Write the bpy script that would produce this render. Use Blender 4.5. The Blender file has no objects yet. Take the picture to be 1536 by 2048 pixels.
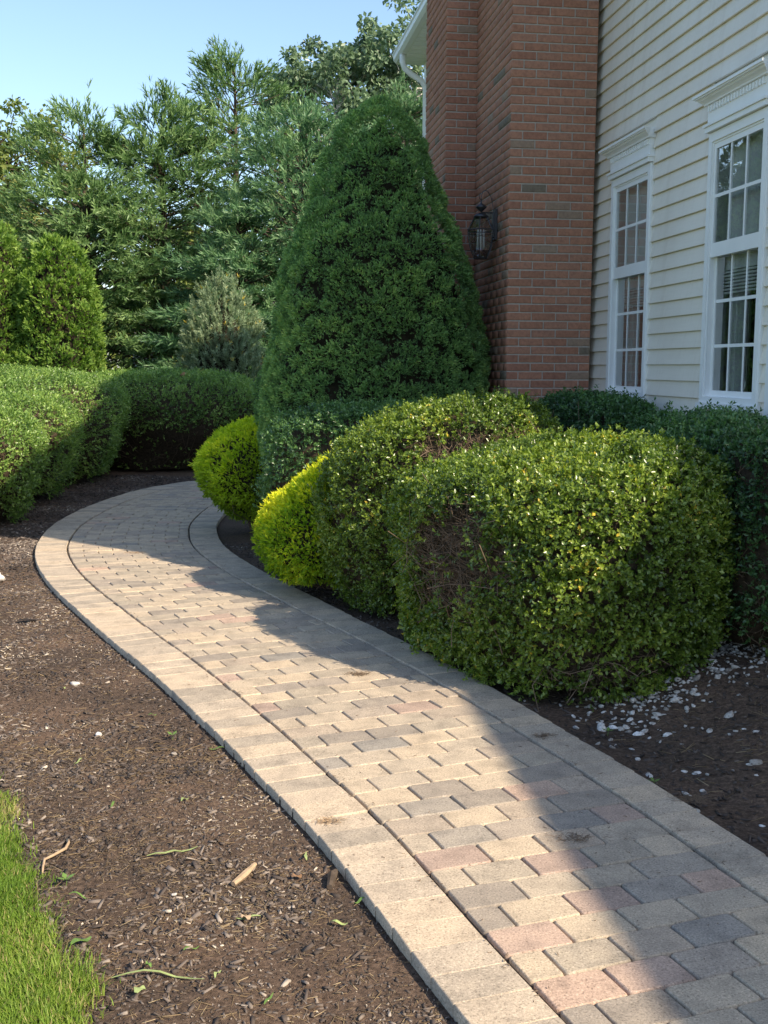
import bpy, math, random
import numpy as np
from mathutils import Vector, Matrix

random.seed(7)
RNG = np.random.default_rng(11)
scene = bpy.context.scene
COL = scene.collection

# ------------------------------------------------------------------ camera
H_CAM = 1.6
cam_d = bpy.data.cameras.new("camera")
cam = bpy.data.objects.new("camera", cam_d)
COL.objects.link(cam)
cam_d.sensor_fit = 'VERTICAL'
cam_d.sensor_height = 36.0
cam_d.lens = 2290.0 / 2048.0 * 36.0
cam_d.clip_start = 0.05
cam_d.clip_end = 900.0
PITCH = math.atan(289.0 / 2290.0)
cam.matrix_world = (Matrix.Translation((0, 0, H_CAM)) @ Matrix.Rotation(math.radians(90) - PITCH, 4, 'X')
                    @ Matrix.Rotation(math.radians(0.3), 4, 'Z'))
scene.camera = cam

# ------------------------------------------------------------------ light
SUN = Vector((1.0, -0.80, 1.00)).normalized()          # towards the sun
world = bpy.data.worlds.new("World")
scene.world = world
world.use_nodes = True
wn = world.node_tree
bg = wn.nodes["Background"]
sky = wn.nodes.new("ShaderNodeTexSky")
sky.sky_type = 'NISHITA'
sky.sun_disc = False
sky.sun_elevation = math.asin(SUN.z)
sky.sun_rotation = math.atan2(SUN.x, SUN.y)
sky.air_density = 1.0
sky.dust_density = 1.0
sky.ozone_density = 1.8
wn.links.new(sky.outputs[0], bg.inputs[0])
bg.inputs[1].default_value = 0.135

sun_d = bpy.data.lights.new("sun", 'SUN')
sun_d.energy = 4.2
sun_d.angle = math.radians(0.55)
sun_d.color = (1.0, 0.86, 0.67)
sun_o = bpy.data.objects.new("sun", sun_d)
COL.objects.link(sun_o)
sun_o.rotation_euler = SUN.to_track_quat('Z', 'Y').to_euler()
sun_o.location = (8, -7, 12)

scene.view_settings.view_transform = 'Standard'
scene.view_settings.look = 'None'
scene.view_settings.exposure = 0.93
scene.view_settings.gamma = 1.0
scene.view_settings.use_curve_mapping = False
scene.cycles.max_bounces = 10
scene.cycles.diffuse_bounces = 7
scene.cycles.transparent_max_bounces = 10
scene.cycles.transmission_bounces = 5
scene.cycles.use_denoising = True
scene.cycles.caustics_reflective = False
scene.cycles.caustics_refractive = False

# ------------------------------------------------------------------ helpers
BASE = {}


def link(name, me, parent=None, loc=(0, 0, 0), mat=None):
    o = bpy.data.objects.new(name, me)
    COL.objects.link(o)
    o.location = loc
    if mat is not None and me is not None and len(me.materials) == 0:
        me.materials.append(mat)
    w = Vector(loc)
    if parent is not None:
        o.parent = parent
        o.matrix_parent_inverse = Matrix.Translation(-BASE[parent.name])
    BASE[o.name] = w
    return o


def thing(name, label, cat, loc, group=None):
    o = link(name, None, None, loc)
    o.empty_display_size = 0.2
    tag(o, label, cat, group)
    return o


def tag(o, label=None, cat=None, group=None, kind=None):
    if label: o["label"] = label
    if cat: o["category"] = cat
    if group: o["group"] = group
    if kind: o["kind"] = kind
    return o


def np_mesh(name, V, F, tint=None, smooth=False):
    """V (n,3), F (m,k) constant-size polygons"""
    V = np.asarray(V, dtype=np.float32)
    F = np.asarray(F, dtype=np.int32)
    me = bpy.data.meshes.new(name)
    me.vertices.add(len(V))
    me.vertices.foreach_set("co", V.ravel())
    k = F.shape[1]
    me.loops.add(F.size)
    me.loops.foreach_set("vertex_index", F.ravel())
    me.polygons.add(len(F))
    me.polygons.foreach_set("loop_start", np.arange(0, F.size, k, dtype=np.int32))
    me.polygons.foreach_set("loop_total", np.full(len(F), k, dtype=np.int32))
    if smooth:
        me.polygons.foreach_set("use_smooth", np.ones(len(F), dtype=bool))
    if tint is not None:
        a = me.attributes.new("tint", 'FLOAT', 'POINT')
        a.data.foreach_set("value", np.asarray(tint, dtype=np.float32).ravel())
    me.update(calc_edges=True)
    return me


class MB:
    """small mesh collector (any polygon sizes)"""
    def __init__(self):
        self.v, self.f = [], []

    def add(self, vs, fs):
        n = len(self.v)
        self.v += [tuple(p) for p in vs]
        self.f += [tuple(i + n for i in q) for q in fs]
        return self

    def box(self, c, ax, ay, az):
        """c centre, half-axis vectors"""
        c, ax, ay, az = map(Vector, (c, ax, ay, az))
        vs = [c + ax * sx + ay * sy + az * sz for sz in (-1, 1) for sy in (-1, 1) for sx in (-1, 1)]
        fs = [(0, 2, 3, 1), (4, 5, 7, 6), (0, 1, 5, 4), (2, 6, 7, 3), (0, 4, 6, 2), (1, 3, 7, 5)]
        return self.add(vs, fs)

    def tube(self, pts, rads, n=8, cap=True):
        pts = [Vector(p) for p in pts]
        if not hasattr(rads, '__len__'): rads = [rads] * len(pts)
        vs, fs = [], []
        up = Vector((0.12, 0.31, 1)).normalized()
        for i, p in enumerate(pts):
            t = (pts[min(i + 1, len(pts) - 1)] - pts[max(i - 1, 0)]).normalized()
            a = t.cross(up)
            if a.length < 1e-3: a = t.cross(Vector((1, 0, 0)))
            a.normalize()
            b = t.cross(a)
            for k in range(n):
                an = 2 * math.pi * k / n
                vs.append(p + (a * math.cos(an) + b * math.sin(an)) * rads[i])
        for i in range(len(pts) - 1):
            for k in range(n):
                k2 = (k + 1) % n
                fs.append((i * n + k, i * n + k2, (i + 1) * n + k2, (i + 1) * n + k))
        if cap:
            fs.append(tuple(range(n - 1, -1, -1)))
            fs.append(tuple((len(pts) - 1) * n + k for k in range(n)))
        return self.add(vs, fs)

    def lathe(self, c, prof, n=12):
        vs, fs = [], []
        for r, z in prof:
            for k in range(n):
                an = 2 * math.pi * k / n
                vs.append((c[0] + r * math.cos(an), c[1] + r * math.sin(an), c[2] + z))
        for i in range(len(prof) - 1):
            for k in range(n):
                k2 = (k + 1) % n
                fs.append((i * n + k, i * n + k2, (i + 1) * n + k2, (i + 1) * n + k))
        return self.add(vs, fs)

    def mesh(self, name, smooth=False):
        me = bpy.data.meshes.new(name)
        me.from_pydata(self.v, [], self.f)
        if smooth:
            me.polygons.foreach_set("use_smooth", [True] * len(me.polygons))
        me.update()
        return me

    def build(self, name, mat, parent=None, smooth=False):
        return link(name, self.mesh(name, smooth), parent, (0, 0, 0), mat)


def hash3(ix, iy, iz, seed):
    n = (ix * 374761393 + iy * 668265263 + iz * 2147483647 + seed * 144665) & 0x7fffffff
    n = ((n ^ (n >> 13)) * 1274126177) & 0x7fffffff
    n = (n ^ (n >> 16)) & 0x7fffffff
    return n / float(0x7fffffff)


def vnoise(P, freq, seed=0):
    P = np.asarray(P, dtype=np.float64) * freq + 1000.0
    i = np.floor(P).astype(np.int64)
    f = P - i
    f = f * f * (3 - 2 * f)
    r = 0
    for dx in (0, 1):
        wx = f[:, 0] if dx else 1 - f[:, 0]
        for dy in (0, 1):
            wy = f[:, 1] if dy else 1 - f[:, 1]
            for dz in (0, 1):
                wz = f[:, 2] if dz else 1 - f[:, 2]
                r = r + wx * wy * wz * hash3(i[:, 0] + dx, i[:, 1] + dy, i[:, 2] + dz, seed)
    return r


def cellnoise(P, freq, seed=0):
    """distance to nearest jittered cell point (0..~1)"""
    P = np.asarray(P, dtype=np.float64) * freq + 1000.0
    i = np.floor(P).astype(np.int64)
    best = np.full(len(P), 9.0)
    for dx in (-1, 0, 1):
        for dy in (-1, 0, 1):
            for dz in (-1, 0, 1):
                a, b, c = i[:, 0] + dx, i[:, 1] + dy, i[:, 2] + dz
                q = np.stack([a + hash3(a, b, c, seed), b + hash3(a, b, c, seed + 1), c + hash3(a, b, c, seed + 2)], 1)
                best = np.minimum(best, np.linalg.norm(P - q, axis=1))
    return best


def unit(a):
    return a / np.maximum(np.linalg.norm(a, axis=-1, keepdims=True), 1e-9)


def basis(D):
    ref = np.where(np.abs(D[:, 2:3]) < 0.9, np.array([[0, 0, 1.0]]), np.array([[1.0, 0, 0]]))
    A = unit(np.cross(D, ref))
    return A, np.cross(D, A)


def smoothstep(a, b, x):
    t = np.clip((x - a) / (b - a), 0, 1)
    return t * t * (3 - 2 * t)


# ------------------------------------------------------------------ materials
def new_mat(name):
    m = bpy.data.materials.new(name)
    m.use_nodes = True
    nt = m.node_tree
    return m, nt, nt.nodes["Principled BSDF"]


def N(nt, kind, **kw):
    n = nt.nodes.new(kind)
    for k, v in kw.items():
        setattr(n, k, v)
    return n


def ramp(nt, stops, interp='LINEAR'):
    r = N(nt, "ShaderNodeValToRGB")
    r.color_ramp.interpolation = interp
    els = r.color_ramp.elements
    while len(els) < len(stops): els.new(0.5)
    for e, (p, c) in zip(els, stops):
        e.position = p
        e.color = (c[0], c[1], c[2], 1)
    return r


def noise(nt, scale, detail=3, rough=0.55, coord='Object', vec=None):
    n = N(nt, "ShaderNodeTexNoise")
    n.inputs["Scale"].default_value = scale
    n.inputs["Detail"].default_value = detail
    n.inputs["Roughness"].default_value = rough
    if vec is None:
        tc = N(nt, "ShaderNodeTexCoord")
        nt.links.new(tc.outputs[coord], n.inputs["Vector"])
    else:
        nt.links.new(vec, n.inputs["Vector"])
    return n


def bump(nt, b, src, strength, dist=0.01):
    bn = N(nt, "ShaderNodeBump")
    bn.inputs["Strength"].default_value = strength
    bn.inputs["Distance"].default_value = dist
    nt.links.new(src, bn.inputs["Height"])
    nt.links.new(bn.outputs[0], b.inputs["Normal"])
    return bn


def mixc(nt, fac, a, b, mode='MIX'):
    m = N(nt, "ShaderNodeMix", data_type='RGBA', blend_type=mode)
    for s, v in ((0, fac), (6, a), (7, b)):
        if hasattr(v, 'is_linked') or hasattr(v, 'links'):
            nt.links.new(v, m.inputs[s])
        elif s == 0:
            m.inputs[0].default_value = v
        else:
            m.inputs[s].default_value = (v[0], v[1], v[2], 1)
    return m.outputs[2]


def leaf_mat(name, stops, rough=0.45, transl=0.34, spec=0.35):
    m, nt, b = new_mat(name)
    at = N(nt, "ShaderNodeAttribute")
    at.attribute_name = "tint"
    r = ramp(nt, stops)
    nt.links.new(at.outputs["Fac"], r.inputs[0])
    nt.links.new(r.outputs[0], b.inputs["Base Color"])
    b.inputs["Roughness"].default_value = rough
    b.inputs["Specular IOR Level"].default_value = spec
    tr = N(nt, "ShaderNodeBsdfTranslucent")
    hs = N(nt, "ShaderNodeHueSaturation")
    hs.inputs["Saturation"].default_value = 1.15
    hs.inputs["Value"].default_value = 1.35
    nt.links.new(r.outputs[0], hs.inputs["Color"])
    nt.links.new(hs.outputs[0], tr.inputs["Color"])
    mx = N(nt, "ShaderNodeMixShader")
    mx.inputs[0].default_value = transl
    nt.links.new(b.outputs[0], mx.inputs[1])
    nt.links.new(tr.outputs[0], mx.inputs[2])
    nt.links.new(mx.outputs[0], nt.nodes["Material Output"].inputs[0])
    return m


def plain_mat(name, col, rough=0.6, spec=0.4, var=0.12, scale=6.0, metal=0.0, bmp=0.0, bscale=80):
    m, nt, b = new_mat(name)
    n = noise(nt, scale, 4)
    r = ramp(nt, [(0.25, [c * (1 - var) for c in col]), (0.75, [min(c * (1 + var), 0.9) for c in col])])
    nt.links.new(n.outputs[0], r.inputs[0])
    nt.links.new(r.outputs[0], b.inputs["Base Color"])
    b.inputs["Roughness"].default_value = rough
    b.inputs["Specular IOR Level"].default_value = spec
    b.inputs["Metallic"].default_value = metal
    if bmp:
        n2 = noise(nt, bscale, 3)
        bump(nt, b, n2.outputs[0], bmp, 0.005)
    return m


def paver_mat(name, col, warm):
    m, nt, b = new_mat(name)
    tc = N(nt, "ShaderNodeTexCoord")
    geo = N(nt, "ShaderNodeNewGeometry")
    oi = N(nt, "ShaderNodeObjectInfo")
    n1 = noise(nt, 150, 3, 0.8, vec=geo.outputs["Position"])
    n2 = noise(nt, 9, 4, 0.6, vec=geo.outputs["Position"])
    n3 = noise(nt, 75, 2, 0.6, vec=geo.outputs["Position"])
    c0 = [c * 0.42 for c in col]
    c1 = col
    c2 = [min(c * 1.45, 0.8) for c in col]
    r1 = ramp(nt, [(0.33, c0), (0.45, [c * 0.90 for c in col]), (0.57, c1), (0.68, c2)])
    nt.links.new(n1.outputs[0], r1.inputs[0])
    r2 = ramp(nt, [(0.28, (0.70, 0.70, 0.70)), (0.5, (0.97, 0.96, 0.95)), (0.72, (1.12, 1.1, 1.06))])
    nt.links.new(n2.outputs[0], r2.inputs[0])
    c = mixc(nt, 1.0, r1.outputs[0], r2.outputs[0], 'MULTIPLY')
    r3 = ramp(nt, [(0.0, (0.78, 0.79, 0.80)), (0.5, (0.98, 0.97, 0.96)), (1.0, (1.1, 1.05, 0.98))])
    nt.links.new(oi.outputs["Random"], r3.inputs[0])
    c = mixc(nt, 1.0, c, r3.outputs[0], 'MULTIPLY')
    r4 = ramp(nt, [(0.24, (0.55, 0.53, 0.5)), (0.36, (1, 1, 1))])
    nt.links.new(n3.outputs[0], r4.inputs[0])
    c = mixc(nt, 0.7, c, r4.outputs[0], 'MULTIPLY')
    nt.links.new(c, b.inputs["Base Color"])
    b.inputs["Roughness"].default_value = 0.85
    b.inputs["Specular IOR Level"].default_value = 0.25
    bump(nt, b, n1.outputs[0], 0.55, 0.003)
    return m


def brick_mat():
    m, nt, b = new_mat("brick_clay")
    oi = N(nt, "ShaderNodeObjectInfo")
    at = N(nt, "ShaderNodeAttribute")
    at.attribute_name = "tint"
    add = N(nt, "ShaderNodeMath", operation='ADD')
    nt.links.new(oi.outputs["Random"], add.inputs[0])
    nt.links.new(at.outputs["Fac"], add.inputs[1])
    fr = N(nt, "ShaderNodeMath", operation='FRACT')
    nt.links.new(add.outputs[0], fr.inputs[0])
    r = ramp(nt, [(0.0, (0.21, 0.165, 0.120)), (0.022, (0.33, 0.225, 0.160)), (0.055, (0.415, 0.205, 0.135)),
                  (0.3, (0.385, 0.182, 0.116)), (0.5, (0.425, 0.203, 0.130)), (0.68, (0.395, 0.196, 0.130)),
                  (0.85, (0.360, 0.168, 0.110))], 'CONSTANT')
    nt.links.new(fr.outputs[0], r.inputs[0])
    tc = N(nt, "ShaderNodeNewGeometry")
    n1 = noise(nt, 35, 5, 0.65, vec=tc.outputs["Position"])
    r1 = ramp(nt, [(0.3, (0.72, 0.72, 0.74)), (0.55, (1, 1, 1)), (0.75, (1.18, 1.15, 1.12))])
    nt.links.new(n1.outputs[0], r1.inputs[0])
    c = mixc(nt, 1.0, r.outputs[0], r1.outputs[0], 'MULTIPLY')
    nt.links.new(c, b.inputs["Base Color"])
    b.inputs["Roughness"].default_value = 0.9
    b.inputs["Specular IOR Level"].default_value = 0.2
    mp = N(nt, "ShaderNodeMapping")
    mp.inputs["Scale"].default_value = (260, 260, 40)
    nt.links.new(tc.outputs["Position"], mp.inputs[0])
    n2 = noise(nt, 1.0, 2, vec=mp.outputs[0])
    bump(nt, b, n2.outputs[0], 0.5, 0.003)
    return m


def siding_mat():
    m, nt, b = new_mat("vinyl_siding")
    tc = N(nt, "ShaderNodeNewGeometry")
    mp = N(nt, "ShaderNodeMapping")
    mp.inputs["Scale"].default_value = (3, 3, 60)
    nt.links.new(tc.outputs["Position"], mp.inputs[0])
    n = noise(nt, 1.0, 4, vec=mp.outputs[0])
    r = ramp(nt, [(0.3, (0.81, 0.748, 0.65)), (0.7, (0.845, 0.783, 0.685))])
    nt.links.new(n.outputs[0], r.inputs[0])
    n3 = noise(nt, 2.2, 5, 0.65, vec=tc.outputs["Position"])
    r3 = ramp(nt, [(0.32, (0.94, 0.93, 0.92)), (0.6, (1, 1, 1))])
    nt.links.new(n3.outputs[0], r3.inputs[0])
    c = mixc(nt, 1.0, r.outputs[0], r3.outputs[0], 'MULTIPLY')
    mp2 = N(nt, "ShaderNodeMapping")
    mp2.inputs["Scale"].default_value = (9, 9, 0.5)
    nt.links.new(tc.outputs["Position"], mp2.inputs[0])
    n4 = noise(nt, 1.0, 5, 0.7, vec=mp2.outputs[0])
    r4 = ramp(nt, [(0.3, (0.90, 0.885, 0.86)), (0.5, (1, 1, 1))])
    nt.links.new(n4.outputs[0], r4.inputs[0])
    c = mixc(nt, 1.0, c, r4.outputs[0], 'MULTIPLY')
    nt.links.new(c, b.inputs["Base Color"])
    b.inputs["Roughness"].default_value = 0.42
    bump(nt, b, n.outputs[0], 0.12, 0.004)
    return m


def glass_mat(name, tint=(0.9, 0.95, 0.95), base=0.10):
    m, nt, b = new_mat(name)
    nt.nodes.remove(b)
    gl = N(nt, "ShaderNodeBsdfGlossy")
    gl.inputs["Roughness"].default_value = 0.012
    gl.inputs["Color"].default_value = (1, 1, 1, 1)
    tr = N(nt, "ShaderNodeBsdfTransparent")
    tr.inputs["Color"].default_value = (*tint, 1)
    fr = N(nt, "ShaderNodeFresnel")
    fr.inputs["IOR"].default_value = 1.52
    mm = N(nt, "ShaderNodeMath", operation='MULTIPLY_ADD')
    nt.links.new(fr.outputs[0], mm.inputs[0])
    mm.inputs[1].default_value = 1.7
    mm.inputs[2].default_value = base
    mm.use_clamp = True
    mx = N(nt, "ShaderNodeMixShader")
    nt.links.new(mm.outputs[0], mx.inputs[0])
    nt.links.new(tr.outputs[0], mx.inputs[1])
    nt.links.new(gl.outputs[0], mx.inputs[2])
    nt.links.new(mx.outputs[0], nt.nodes["Material Output"].inputs[0])
    return m


def soil_mat():
    m, nt, b = new_mat("bed_soil")
    geo = N(nt, "ShaderNodeNewGeometry")
    n1 = noise(nt, 55, 6, 0.7, vec=geo.outputs["Position"])
    n2 = noise(nt, 1.3, 4, 0.6, vec=geo.outputs["Position"])
    r1 = ramp(nt, [(0.3, (0.046, 0.035, 0.027)), (0.5, (0.112, 0.084, 0.065)), (0.66, (0.19, 0.145, 0.11)), (0.8, (0.32, 0.26, 0.19))])
    nt.links.new(n1.outputs[0], r1.inputs[0])
    r2 = ramp(nt, [(0.35, (0.75, 0.72, 0.7)), (0.62, (1.25, 1.12, 1.02))])
    nt.links.new(n2.outputs[0], r2.inputs[0])
    c = mixc(nt, 1.0, r1.outputs[0], r2.outputs[0], 'MULTIPLY')
    nt.links.new(c, b.inputs["Base Color"])
    b.inputs["Roughness"].default_value = 0.95
    b.inputs["Specular IOR Level"].default_value = 0.15
    n3 = noise(nt, 130, 5, 0.7, vec=geo.outputs["Position"])
    bump(nt, b, n3.outputs[0], 0.9, 0.012)
    return m


def lawn_mat():
    m, nt, b = new_mat("lawn_ground")
    geo = N(nt, "ShaderNodeNewGeometry")
    n1 = noise(nt, 20, 6, 0.7, vec=geo.outputs["Position"])
    r1 = ramp(nt, [(0.3, (0.035, 0.07, 0.014)), (0.7, (0.08, 0.14, 0.03))])
    nt.links.new(n1.outputs[0], r1.inputs[0])
    nt.links.new(r1.outputs[0], b.inputs["Base Color"])
    b.inputs["Roughness"].default_value = 0.9
    bump(nt, b, n1.outputs[0], 0.8, 0.02)
    return m


def stone_mat():
    m, nt, b = new_mat("white_stone")
    oi = N(nt, "ShaderNodeObjectInfo")
    r = ramp(nt, [(0.0, (0.26, 0.23, 0.20)), (0.3, (0.46, 0.43, 0.385)), (0.7, (0.63, 0.60, 0.56)), (1.0, (0.78, 0.765, 0.74))])
    nt.links.new(oi.outputs["Random"], r.inputs[0])
    geo = N(nt, "ShaderNodeNewGeometry")
    n = noise(nt, 70, 4, 0.65, vec=geo.outputs["Position"])
    r2 = ramp(nt, [(0.34, (0.45, 0.40, 0.35)), (0.55, (1, 1, 1))])
    nt.links.new(n.outputs[0], r2.inputs[0])
    nt.links.new(mixc(nt, 0.8, r.outputs[0], r2.outputs[0], 'MULTIPLY'), b.inputs["Base Color"])
    b.inputs["Roughness"].default_value = 0.85
    b.inputs["Specular IOR Level"].default_value = 0.2
    bump(nt, b, n.outputs[0], 0.4, 0.004)
    return m


M = {}
M['soil'] = soil_mat()
M['lawn'] = lawn_mat()
M['sand'] = plain_mat("joint_sand", (0.085, 0.07, 0.055), 0.95, 0.1, 0.35, 90, bmp=0.6, bscale=300)
M['beige'] = paver_mat("paver_beige", (0.50, 0.42, 0.32), 0)
M['edge'] = paver_mat("edging_beige", (0.52, 0.435, 0.335), 0)
M['taupe'] = paver_mat("paver_taupe", (0.42, 0.355, 0.285), 0)
M['grey'] = paver_mat("paver_charcoal", (0.355, 0.32, 0.275), 0)
M['pink'] = paver_mat("paver_rose", (0.49, 0.365, 0.29), 0)
M['brick'] = brick_mat()
M['mortar'] = plain_mat("mortar", (0.47, 0.42, 0.37), 0.95, 0.1, 0.14, 40, bmp=0.4, bscale=300)
M['siding'] = siding_mat()
M['white'] = plain_mat("white_paint", (0.86, 0.86, 0.85), 0.4, 0.4, 0.03, 9)
M['cream'] = plain_mat("cream_paint", (0.70, 0.65, 0.55), 0.5, 0.4, 0.06, 9)
M['glass'] = glass_mat("window_glass")
M['lampglass'] = glass_mat("lantern_glass", (0.86, 0.88, 0.88), 0.15)
M['blind'] = plain_mat("blind_fabric", (0.86, 0.86, 0.85), 0.7, 0.2, 0.03, 5)
M['curtain'] = plain_mat("sheer_curtain", (0.85, 0.86, 0.87), 0.85, 0.1, 0.05, 8)
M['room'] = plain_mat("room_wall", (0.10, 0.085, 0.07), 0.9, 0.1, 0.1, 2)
M['roof'] = plain_mat("roof_shingle", (0.10, 0.095, 0.09), 0.95, 0.1, 0.3, 12, bmp=0.4)
M['iron'] = plain_mat("dark_bronze", (0.06, 0.062, 0.07), 0.42, 0.5, 0.2, 40, metal=0.6)
M['pipe'] = plain_mat("black_plastic", (0.022, 0.022, 0.024), 0.4, 0.5, 0.2, 20)
M['twig'] = plain_mat("shrub_twig", (0.20, 0.145, 0.10), 0.85, 0.15, 0.4, 20)
M['core'] = plain_mat("shaded_core", (0.028, 0.024, 0.016), 0.95, 0.05, 0.5, 24)  # solid hull inside the foliage, interior shade put into its dark colour
M['corebrown'] = plain_mat("shaded_brown_core", (0.060, 0.045, 0.031), 0.95, 0.05, 0.6, 30, bmp=1.0, bscale=60)  # same solid hull in twig brown, darkened for the shaded inside
M['bark'] = plain_mat("bark", (0.085, 0.065, 0.05), 0.95, 0.1, 0.4, 18, bmp=0.8, bscale=30)
M['birch'] = plain_mat("pale_bark", (0.6, 0.57, 0.52), 0.8, 0.1, 0.3, 9)
M['stone'] = stone_mat()
M['stone_far'] = plain_mat("white_stone", (0.44, 0.41, 0.37), 0.85, 0.2, 0.45, 30, bmp=0.3)
M['box'] = leaf_mat("boxwood_leaf", [(0.0, (0.042, 0.078, 0.017)), (0.45, (0.144, 0.221, 0.034)), (0.8, (0.265, 0.351, 0.055)), (0.97, (0.408, 0.442, 0.074)), (1.0, (0.635, 0.468, 0.062))], 0.30, 0.30, 0.60)
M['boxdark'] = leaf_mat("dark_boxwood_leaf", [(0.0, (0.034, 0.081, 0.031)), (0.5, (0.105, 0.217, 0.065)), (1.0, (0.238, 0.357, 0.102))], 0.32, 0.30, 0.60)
M['yew'] = leaf_mat("hedge_leaf", [(0.0, (0.058, 0.114, 0.030)), (0.5, (0.192, 0.319, 0.068)), (1.0, (0.384, 0.500, 0.128))], 0.34, 0.33, 0.5)
M['gold'] = leaf_mat("golden_spray", [(0.0, (0.128, 0.243, 0.025)), (0.35, (0.285, 0.448, 0.032)), (0.62, (0.598, 0.664, 0.043)), (0.85, (0.863, 0.819, 0.054)), (1.0, (0.863, 0.862, 0.086))], 0.55, 0.38, 0.2)
M['lime'] = leaf_mat("lime_spray", [(0.0, (0.161, 0.259, 0.027)), (0.45, (0.415, 0.563, 0.038)), (0.8, (0.680, 0.759, 0.058)), (1.0, (0.869, 0.820, 0.077))], 0.55, 0.38, 0.2)
M['spruce'] = leaf_mat("spruce_needle", [(0.0, (0.050, 0.104, 0.048)), (0.5, (0.209, 0.367, 0.118)), (0.85, (0.390, 0.545, 0.165)), (1.0, (0.613, 0.675, 0.208))], 0.5, 0.32, 0.25)
M['pine'] = leaf_mat("pine_needle", [(0.0, (0.040, 0.084, 0.029)), (0.5, (0.123, 0.218, 0.075)), (1.0, (0.267, 0.386, 0.148))], 0.45, 0.3, 0.35)
M['pine2'] = leaf_mat("pine_needle_blue", [(0.0, (0.037, 0.089, 0.043)), (0.5, (0.118, 0.227, 0.099)), (1.0, (0.257, 0.386, 0.184))], 0.45, 0.3, 0.35)
M['dwarfpine'] = leaf_mat("dwarf_pine_needle", [(0.0, (0.085, 0.128, 0.060)), (0.5, (0.221, 0.297, 0.162)), (0.85, (0.357, 0.433, 0.255)), (1.0, (0.612, 0.476, 0.085))], 0.5, 0.3, 0.3)
M['arb'] = leaf_mat("arborvitae_spray", [(0.0, (0.053, 0.121, 0.024)), (0.5, (0.167, 0.284, 0.050)), (1.0, (0.333, 0.440, 0.092))], 0.5, 0.33, 0.25)
M['oak'] = leaf_mat("oak_leaf", [(0.0, (0.056, 0.088, 0.024)), (0.5, (0.144, 0.200, 0.051)), (1.0, (0.288, 0.304, 0.080))], 0.5, 0.33, 0.3)
M['maple'] = leaf_mat("maple_leaf", [(0.0, (0.06, 0.085, 0.02)), (0.5, (0.17, 0.20, 0.045)), (1.0, (0.30, 0.30, 0.07))], 0.5, 0.33, 0.3)
M['poplar'] = leaf_mat("poplar_leaf", [(0.0, (0.061, 0.105, 0.057)), (0.5, (0.157, 0.234, 0.129)), (1.0, (0.315, 0.411, 0.242))], 0.4, 0.3, 0.4)
M['willow'] = leaf_mat("yellowing_leaf", [(0.0, (0.149, 0.164, 0.045)), (0.5, (0.314, 0.314, 0.098)), (1.0, (0.508, 0.463, 0.164))], 0.55, 0.33, 0.25)
M['grass'] = leaf_mat("grass_blade", [(0.0, (0.074, 0.147, 0.019)), (0.5, (0.173, 0.285, 0.036)), (0.85, (0.284, 0.361, 0.065)), (1.0, (0.441, 0.351, 0.169))], 0.5, 0.35, 0.25)
M['chip'] = leaf_mat("mulch_chip", [(0.0, (0.038, 0.030, 0.025)), (0.5, (0.115, 0.091, 0.076)), (0.8, (0.233, 0.192, 0.159)), (0.96, (0.390, 0.331, 0.270)), (1.0, (0.565, 0.489, 0.383))], 0.85, 0.0, 0.15)
M['straw'] = leaf_mat("straw_bit", [(0.0, (0.12, 0.085, 0.05)), (0.6, (0.26, 0.19, 0.11)), (1.0, (0.42, 0.33, 0.2))], 0.8, 0.1, 0.15)
M['paleleaf'] = plain_mat("pale_green_blade", (0.30, 0.36, 0.14), 0.6, 0.2, 0.2, 30)
M['greenleaf'] = plain_mat("fresh_green_leaf", (0.13, 0.22, 0.05), 0.5, 0.3, 0.25, 30)
M['dryleaf'] = plain_mat("dry_leaf", (0.33, 0.19, 0.10), 0.7, 0.2, 0.3, 30)
M['tanstick'] = plain_mat("tan_stick", (0.42, 0.30, 0.19), 0.8, 0.2, 0.25, 40)
M['farwall'] = plain_mat("far_white_wall", (0.74, 0.73, 0.71), 0.7, 0.2, 0.05, 3)

# ------------------------------------------------------------------ path geometry
LI = [(1.15, 0.8), (0.88, 1.5), (0.62, 2.22), (0.44, 2.69), (0.27, 3.14), (0.11, 3.59), (-0.07, 4.05), (-0.27, 4.49), (-0.46, 4.93),
      (-0.67, 5.37), (-0.88, 5.81), (-1.10, 6.24), (-1.33, 6.67), (-1.55, 7.10), (-1.77, 7.54), (-1.99, 7.97), (-2.20, 8.41),
      (-2.39, 8.85), (-2.57, 9.30), (-2.73, 9.76), (-2.86, 10.23), (-2.95, 10.70), (-3.03, 11.18), (-3.08, 11.66), (-3.10, 12.15),
      (-3.11, 12.63), (-3.10, 13.12), (-3.06, 13.8), (-2.95, 14.6), (-2.74, 15.35), (-2.35, 16.05), (-1.75, 16.6), (-1.0, 16.95), (-0.2, 17.1)]


def resample(P, step):
    P = np.array(P, float)
    # catmull-rom densify
    Q = []
    for i in range(len(P) - 1):
        p0, p1, p2, p3 = P[max(i - 1, 0)], P[i], P[i + 1], P[min(i + 2, len(P) - 1)]
        for t in np.linspace(0, 1, 12, endpoint=False):
            Q.append(0.5 * ((2 * p1) + (-p0 + p2) * t + (2 * p0 - 5 * p1 + 4 * p2 - p3) * t * t + (-p0 + 3 * p1 - 3 * p2 + p3) * t ** 3))
    Q.append(P[-1])
    Q = np.array(Q)
    for _ in range(25):
        Q[1:-1] = 0.5 * Q[1:-1] + 0.25 * (Q[:-2] + Q[2:])
    d = np.r_[0, np.cumsum(np.linalg.norm(np.diff(Q, axis=0), axis=1))]
    s = np.arange(0, d[-1], step)
    return np.c_[np.interp(s, d, Q[:, 0]), np.interp(s, d, Q[:, 1])]


FINE = resample(LI, 0.02)
FT = unit(np.gradient(FINE, axis=0))
FN = np.c_[FT[:, 1], -FT[:, 0]]                 # to the right of travel


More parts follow.
